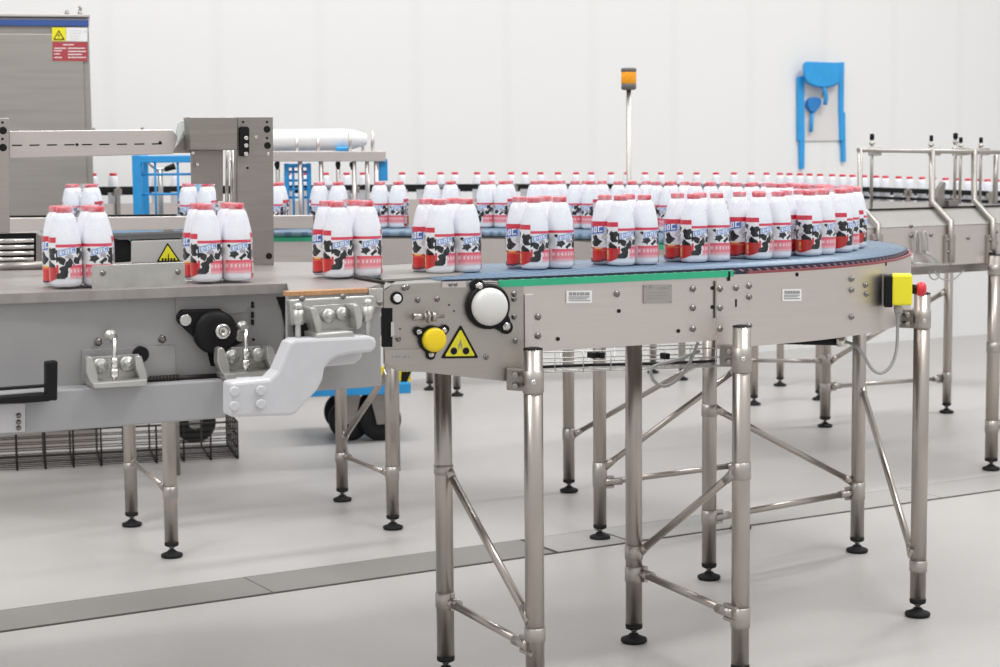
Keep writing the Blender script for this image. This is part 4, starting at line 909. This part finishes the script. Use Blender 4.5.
# ------------------------------------------------------------------ film roll on its rack
RY = 6.98
rk = thing('roll_rack', 'pale steel rack with upright pins and a blue end plate behind the gantry column', 'rack', tuple(V((aty(330, 160, RY).x, RY, 0))))
RP = Plane(aty(330, 160, RY), 4); RB = Plane(RP.o - RP.n * .16, 4)
mb = MB(); mb.prism(outline(RP, [(240, 151.3), (386, 151.3), (386, 161.5), (240, 161.5)]), -RP.n * .03); mb.build('front_beam', 'panel', rk, .002)
mb = MB(); mb.prism(outline(RB, [(240, 151.5), (384, 152), (384, 160.5), (240, 160.5)]), -RB.n * .03); mb.build('rear_beam', 'panel', rk, .002)
for PL, L in ((RP, (296.5, 318, 350, 372.5)), (RB, (335, 363, 278))):
    for x in L: mb = MB(); a = PL.off(-.015).at(x, 152); b = PL.off(-.015).at(x, 131 if x > 340 and PL is RP else 137 if PL is RP else 141.5); mb.tube(a, b, .0068, n=10); mb.build('roll_pin', 'panel', rk)
for PL, L in ((RP, (300, 321, 354, 376)), (RB, (277.5, 338, 367))):
    for x in L: mb = MB(); a = PL.off(-.015).at(x, 161); mb.tube(a, (a.x, a.y, .86), .0088, n=10); mb.build('upright', 'panel', rk)
mb = MB(); c = (RP.at(378, 170) + RB.at(378, 170)) / 2; mb.box((c.x + .02, c.y, RP.at(380, 170).z), (.035, .10, .085), RP.a); mb.build('end_plate', 'blue', rk, .003)
for x in (277, 338, 352):
    mb = MB(); p = RP.off(-.02).at(x, 164.5); mb.lathe(p, (0, 0, 1), [(.004, -.02), (.010, -.004), (.010, .006), (.004, .010)], 10); mb.build('knob', 'black', rk)
mb = MB(); a0 = RP.at(240, 200); a1 = RP.at(384, 200)
for z in (.86,):
    for pl in (RP, RB): p = pl.off(-.015).at(169.5, 200); q = pl.off(-.015).at(393, 200); mb.tube((p.x, p.y, z), (q.x, q.y, z), .016, n=10)
for x in (169.5, 393):
    for pl in (RP, RB): p = pl.off(-.015).at(x, 200); mb.tube((p.x, p.y, .0), (p.x, p.y, .872), .014, n=12)
    p = RP.off(-.015).at(x, 200); q = RB.off(-.015).at(x, 200); mb.tube((p.x, p.y, .86), (q.x, q.y, .86), .014, n=10); mb.tube((p.x, p.y, .2), (q.x, q.y, .2), .014, n=10)
    pass
mb.build('stand', 'steel', rk)
RM = Plane(RP.o - RP.n * .095, 4)
mb = MB(); mb.mi = 0; a = RM.at(236, 141); b = RM.at(352, 141); zc = RP.at(300, 151.3).z + .044; a.z = b.z = zc; ax = (b - a).normalized()
mb.lathe(a, ax, [(.012, 0), (.041, .001), (.042, .004), (.042, (b - a).length - .03), (.036, (b - a).length + .01), (.022, (b - a).length + .055), (.014, (b - a).length + .06)], 28); fr = mb.build('film_roll', 'white', loc=tuple(a)); tag(fr, 'white film roll lying on the pale steel rack behind the gantry column', 'roll')
mb = MB(); p = RM.at(343, 148); p.z = RP.at(300, 151.3).z + .006; mb.box(p + RP.n * .055, (.055, .05, .012), RP.a); mb.tube(p + RP.n * .055 - RP.d * .025, p + RP.n * .055 + RP.d * .025, .012, n=12); t_ = mb.build('clip', 'blue', rk, .002)
# ------------------------------------------------------------------ blue mesh cages
def cage(x0, x1, y0, y1, Y, nx, nz, label, bar=.017, zf=.942, dep=.30):
    P = Plane(aty((x0 + x1) / 2, y0, Y), 6); a = P.at(x0, y0); b = P.at(x1, y0); zt_ = a.z; zb_ = P.at(x0, y1).z
    t = thing('mesh_cage', label, 'cage', tuple(V(((a.x + b.x) / 2, (a.y + b.y) / 2, zf))))
    L = (b - a); L.z = 0; wid = L.length; d = L.normalized(); n = V((d.y, -d.x, 0)); a0 = V((a.x, a.y, 0))
    mb = MB()
    for k in (0, 1):
        for q in (0, dep):
            c = a0 + d * (wid * k + (bar if k == 0 else -bar)) - n * q; mb.box((c.x, c.y, (zt_ + zf) / 2), (bar * 2, .03, zt_ - zf), P.a)
    for q in (0, dep):
        c = a0 + d * wid / 2 - n * q
        for z in (zt_ - bar, zf + bar): mb.box((c.x, c.y, z), (wid, .028, bar * 1.6), P.a)
    for k in (0, 1):
        c = a0 + d * (wid * k + (bar if k == 0 else -bar)) - n * dep / 2; mb.box((c.x, c.y, zt_ - bar), (bar * 1.8, dep, bar * 1.6), P.a)
    mb.build('frame', 'blue', t, .003)
    mb = MB()
    for k in range(1, nx): c = a0 + d * wid * k / nx - n * .0; mb.tube((c.x, c.y, zf + .01), (c.x, c.y, zt_ - .01), .0048, n=8)
    for k in range(1, nz): z = zt_ + (zb_ - zt_) * k / nz; p = a0 + d * .01; q = a0 + d * (wid - .01); mb.tube((p.x, p.y, z), (q.x, q.y, z), .0048, n=8)
    mb.build('wire_grid', 'blue', t)
    return t, P
mb = MB(); mb.box((-1.34, 7.06, .935), (.62, .52, .012)); mb.box((-1.34, 6.81, .90), (.5, .03, .07)); mb.build('side_shelf', 'dsteel', cc, .002)
t, P = cage(132, 200, 155, 214, 6.98, 3, 3, 'blue wire mesh cage left of the gantry column')
mb = MB(); mb.prism([P.at(142, 176) + P.n * .012, P.at(142, 160) + P.n * .012, P.at(150, 159.5) + P.n * .012, P.at(144, 164) + P.n * .012, P.at(143, 170) + P.n * .012], -P.n * .02); mb.build('corner_gusset', 'blue', t)
ar = thing('sensor_arm', 'small grey jointed arm with black knob seen inside the blue mesh cage', 'arm', tuple(V((P.at(160, 200).x, P.at(160, 200).y + .15, .942))))
AP = Plane(P.o - P.n * .15, 6)
mb = MB(); mb.poly([AP.at(148, 161), AP.at(153, 166), AP.at(158, 170), AP.at(165, 169)], .009, 8); p = AP.at(160, 170); mb.tube((p.x, p.y, .944), p, .010, n=10); mb.build('arm', 'zinc', ar)
mb = MB(); mb.tube(AP.at(165, 169.5), AP.at(175, 166), .010, .014, n=12); mb.build('knob', 'black', ar)
mb = MB(); mb.lathe((p.x, p.y, .942), (0, 0, 1), [(.04, 0), (.04, .012), (.02, .016)], 20); mb.build('base', 'dsteel', ar)
cage(284, 311, 163.5, 206, 7.035, 3, 5, 'narrow blue wire mesh cage right of the gantry column on the roll rack', .009, .878, .09)
# ------------------------------------------------------------------ beacon
bf = aty(629, 300, 7.4)
bc = thing('signal_beacon', 'amber signal beacon on a thin steel pole against the white wall', 'beacon', (bf.x, bf.y, 0))
zt_ = aty(629, 89, 7.4).z
mb = MB(); mb.tube((bf.x, bf.y, .008), (bf.x, bf.y, zt_), .0098, n=16); mb.build('pole', 'steel', bc)
mb = MB(); mb.lathe((bf.x, bf.y, 0), (0, 0, 1), [(.028, 0), (.028, .010), (.018, .012), (.016, .05)], 24); mb.build('base_plate', 'dsteel', bc)
s_ = 7.4 / F
mb = MB(); mb.lathe((bf.x, bf.y, zt_ - .004), (0, 0, 1), [(.022, 0), (.0285, .003), (.031, .006), (.031, .024), (.028, .026)], 24); mb.build('lamp_base', 'dsteel', bc).data.materials[0] = mat('dark_grey_plastic', (.13, .125, .12), .5)
mb = MB(); mb.lathe((bf.x, bf.y, zt_ + .020), (0, 0, 1), [(.029, 0), (.031, .004), (.031, .046), (.029, .050)], 28); mb.build('lamp_lens', 'amber', bc)
mb = MB(); mb.lathe((bf.x, bf.y, zt_ + .068), (0, 0, 1), [(.029, 0), (.0315, .002), (.0315, .014), (.026, .017)], 24); mb.build('lamp_cap', 'dsteel', bc).data.materials[0] = bpy.data.materials['dark_grey_plastic']
# ------------------------------------------------------------------ cleaning tools on the wall
WP = WALL.off(.001)
tb = thing('tool_board', 'blue framed pale cleaning tool board mounted on the white wall', 'tool board', tuple(WP.at(822, 120)))
mb = MB(); mb.prism(outline(WP.off(.012), [(804, 63), (842, 63), (841, 140.5), (804, 141)]), -WP.n * .012); b_ = mb.build('board', 'hub', tb, .002); b_.data.materials[0] = mat('pale_board', (.68, .66, .65), .5)
for pts in ([(798.5, 77), (804.5, 76), (805, 141), (798.8, 141)], [(800.5, 141), (805, 141), (804.6, 169), (801, 169)], [(839.5, 62.5), (844.5, 62), (844, 113), (839.5, 113)], [(839.8, 113), (845.5, 112), (845.8, 141), (840.5, 141)], [(842.2, 141), (845.8, 141), (846.2, 162), (843, 162)]):
    plate(WP.off(.026), pts, .024, 'frame_rail', 'blue', tb, .003)
DP = WP.off(.085)
dpn = thing('dustpan', 'blue dustpan hanging upside down at the top of the wall tool board', 'dustpan', tuple(WP.at(824, 75)))
mb = MB(); mb.prism(outline(DP, [(804.5, 63), (806, 61.5), (838, 62.5), (840, 64), (839, 82), (832, 85.5), (824, 87), (815, 85.5), (808, 82), (805.5, 76)]), -DP.n * .012); mb.build('pan', 'blue', dpn, .003)
mb = MB(); mb.poly([WP.off(.05).at(x, y) for x, y in ((805, 65), (805.8, 76), (808.5, 81.5), (815, 84.5), (824, 86.2), (832, 84.5), (838.5, 81))], .016, 8); mb.build('rim', 'blue', dpn)
mb = MB(); mb.poly([DP.at(825, 86) - WP.n * .02, DP.at(826.5, 91) - WP.n * .015, DP.at(827.8, 98) - WP.n * .015, DP.at(827, 105) - WP.n * .02], .014, 10); mb.build('pan_handle', 'blue', dpn)
BPn = WP.off(.05)
hbh = thing('hand_brush', 'darker blue hand brush hanging below the dustpan on the wall board', 'brush', tuple(WP.at(815, 110)))
mb = MB(); mb.prism(outline(BPn, [(809, 101), (811, 98), (815, 97), (821, 98), (822, 102), (820.5, 107), (817, 111), (815, 113), (811, 111), (808.5, 106)]), -BPn.n * .036); o_ = mb.build('brush_head', 'blue', hbh, .006); mb = None
o_.data.materials[0] = mat('deep_blue_plastic', (.02, .20, .52), .5)
mb = MB(); mb.poly([BPn.at(814.5, 110) - WP.n * .018, BPn.at(813.5, 122) - WP.n * .018, BPn.at(813, 132) - WP.n * .018], .012, 10); mb.build('brush_handle', 'blue', hbh)
mb = MB(); p = WP.at(821.3, 92) + WP.n * .013; q = WP.at(821, 99) + WP.n * .014; mb.tube(p + WP.n * .002, q + WP.n * .002, .003, n=8); mb.build('hook', 'dsteel', tb)
# ------------------------------------------------------------------ blue trolley with black castors
TY = 7.75
tl = thing('platform_trolley', 'bright blue platform trolley on black castors behind the bed end plate', 'trolley', tuple(V((aty(340, 400, TY).x, TY + .2, 0))))
TPn = Plane(aty(345, 385, TY - .12), 12)
zt_ = TPn.at(340, 388).z; a = TPn.at(300, 388); b = TPn.at(411, 388); L = (b - a); L.z = 0; d = L.normalized(); n = V((d.y, -d.x, 0)); c = V((a.x + b.x, a.y + b.y, 0)) / 2 - n * .24
mb = MB(); mb.box((c.x, c.y, zt_ - .012), (L.length, .48, .045), math.atan2(d.y, d.x)); mb.build('platform', 'blue', tl, .004)
for ex, q in ((TPn.at(383, 400), .10), (TPn.at(353, 400), .14), (TPn.at(355, 400), .38), (TPn.at(388, 400), .38)):
    p = V((ex.x, ex.y, 0)) - n * q; R_ = zt_ - .075; R_ = R_ / 2 + .004
    mb = MB(); mb.lathe(p - d * .0 - n * .026 + V((0, 0, R_)), n, [(R_ * .6, 0), (R_ * .92, .002), (R_, .010), (R_, .042), (R_ * .92, .05), (R_ * .6, .052)], 28); wh = mb.build('castor_wheel', 'rubber', tl)
    mb = MB(); mb.lathe(p - n * .029 + V((0, 0, R_)), n, [(R_ * .4, 0), (R_ * .4, .058)], 20); mb.build('wheel_hub', 'black', wh)
    mb = MB()
    for s2 in (-.034, .034): mb.prism([p + n * s2 + d * -.05 + V((0, 0, zt_ - .036)), p + n * s2 + d * .05 + V((0, 0, zt_ - .036)), p + n * s2 + d * .018 + V((0, 0, R_ - .015)), p + n * s2 - d * .018 + V((0, 0, R_ - .015))], n * (.004 if s2 > 0 else -.004))
    mb.box((p.x, p.y, zt_ - .038), (.10, .08, .008), math.atan2(d.y, d.x)); mb.tube(p - n * .04 + V((0, 0, R_)), p + n * .04 + V((0, 0, R_)), .008, n=8); mb.build('castor_fork', 'dsteel', wh)
HZ = TPn.off(-.05)
z0 = zt_ + .011
mb = MB(); p0 = HZ.at(372, 386); p1 = HZ.at(411, 386); p0.z = p1.z = z0
mb.use('yellow'); mb.prism([p0, p1, p1 + V((0, 0, .042)), p0 + V((0, 0, .075))], -HZ.n * .03)
mb.use('black')
for u0, u1 in ((.30, .52), (.74, .9)):
    A = p0 + (p1 - p0) * u0; B = p0 + (p1 - p0) * u1; mb.prism([A + HZ.n * .001, B + HZ.n * .001 - (p1 - p0) * .0, B + HZ.n * .001 + (p1 - p0) * .12 + V((0, 0, .045 if u0 > .5 else .055)), A + HZ.n * .001 + (p1 - p0) * .02 + V((0, 0, .045 if u0 > .5 else .06))], -HZ.n * .002)
mb.build('hazard_bumper', 'yellow', tl)
# ------------------------------------------------------------------ wire mesh tray low on the floor at the left
wt = thing('wire_mesh_tray', 'dark wire mesh tray standing low on the floor under the packing machine', 'tray', tuple(G(120, 452)))
A = G(-40, 474); B = G(238, 459); d = (B - A).normalized(); n = V((d.y, -d.x, 0)); L = (B - A).length; hgt = .155; dep = .36
mb = MB()
for k in range(0, 11): 
    p = B - d * (k * L / 10); 
    mb.poly([p + V((0, 0, hgt)), p + V((0, 0, .004)), p - n * dep + V((0, 0, .004)), p - n * dep + V((0, 0, hgt))], .0042, 6)
for z in (.008, .032, .056, .08, .104, .128, hgt): mb.tube(A + V((0, 0, z)), B + V((0, 0, z)), .0022 if z < hgt else .004, n=6); mb.tube(A - n * dep + V((0, 0, z)), B - n * dep + V((0, 0, z)), .0022 if z < hgt else .004, n=6)
for k in range(1, 8): mb.tube(A - n * dep * k / 8 + V((0, 0, .008)), B - n * dep * k / 8 + V((0, 0, .008)), .003, n=6)
for k in range(6):
    q = n * -dep * k / 5
    for z0_, z1_ in ((.004, hgt),): mb.tube(B + q + V((0, 0, z0_)), B + q + V((0, 0, z1_)), .0042, n=6)
for z in (.05, .1, hgt): mb.tube(B + V((0, 0, z)), B - n * dep + V((0, 0, z)), .004, n=6)
mb.build('wire_grid', 'wire', wt)
# dark wheel behind the tray
wp = G(198, 446) - n * .11
ht = thing('hand_trolley', 'dark wheeled trolley standing behind the wire mesh tray', 'trolley', (wp.x, wp.y, 0))
mb = MB(); mb.lathe(wp + n * .03 + V((0, 0, .09)), -n, [(.05, 0), (.082, .002), (.09, .012), (.09, .05), (.082, .06), (.05, .062)], 28); wh = mb.build('wheel', 'rubber', ht)
mb = MB(); mb.lathe(wp + n * .033 + V((0, 0, .09)), -n, [(.03, 0), (.03, .068)], 16); mb.build('wheel_hub', 'zinc', wh)
for q in (wp + n * -.30,):
    mb = MB(); mb.lathe(q + V((0, 0, .09)), -n, [(.05, 0), (.082, .002), (.09, .012), (.09, .05), (.082, .06), (.05, .062)], 28); mb.build('wheel', 'rubber', ht)
mb = MB(); mb.tube(wp + n * .02 + V((0, 0, .09)), wp - n * .36 + V((0, 0, .09)), .012, n=10); mb.build('axle', 'zinc', ht)
mb = MB(); c = wp - n * .17; mb.box((c.x, c.y, .215), (.16, .40, .05), math.atan2(d.y, d.x)); mb.box((c.x, c.y, .15), (.03, .10, .12), math.atan2(d.y, d.x)); mb.box((c.x, c.y, .40), (.04, .30, .36), math.atan2(d.y, d.x)); mb.build('deck', 'black', ht, .004)
# ------------------------------------------------------------------ light
wd = bpy.data.worlds.new('hall_light'); sc.world = wd; wd.use_nodes = True; nt = wd.node_tree; bg = nt.nodes['Background']
tcw = nt.nodes.new('ShaderNodeTexCoord'); sp = nt.nodes.new('ShaderNodeSeparateXYZ'); rp = nt.nodes.new('ShaderNodeValToRGB'); mr = nt.nodes.new('ShaderNodeMapRange')
mr.inputs['From Min'].default_value = -1; mr.inputs['From Max'].default_value = 1
nt.links.new(tcw.outputs['Generated'], sp.inputs[0]); nt.links.new(sp.outputs['Z'], mr.inputs['Value']); nt.links.new(mr.outputs[0], rp.inputs['Fac']); nt.links.new(rp.outputs['Color'], bg.inputs['Color'])
e = rp.color_ramp.elements; e[0].position = 0; e[0].color = (.3, .29, .28, 1); e[1].position = 1; e[1].color = (1, 1, 1, 1)
k = rp.color_ramp.elements.new(.5); k.color = (.78, .765, .75, 1); k = rp.color_ramp.elements.new(.62); k.color = (.85, .85, .85, 1)
bg.inputs['Strength'].default_value = .72
def area(name, loc, size, sizey, power, rot=(0, 0, 0)):
    l = bpy.data.lights.new(name, 'AREA'); l.shape = 'RECTANGLE'; l.size = size; l.size_y = sizey; l.energy = power; o = bpy.data.objects.new(name, l); COL.objects.link(o); o.location = loc; o.rotation_euler = rot; return o
for x, y, pw in ((-2.6, 2.2, 88), (2.4, 3.4, 100), (-.8, 6.8, 72), (3.6, 8.2, 104)): area('ceiling_lamp', (x, y, 4.9), 2.4, .5, pw, (0, 0, math.radians(30)))
sc.view_settings.view_transform = 'Standard'; sc.view_settings.look = 'None'; sc.view_settings.gamma = 1; sc.view_settings.use_curve_mapping = False
sc.view_settings.exposure = .3
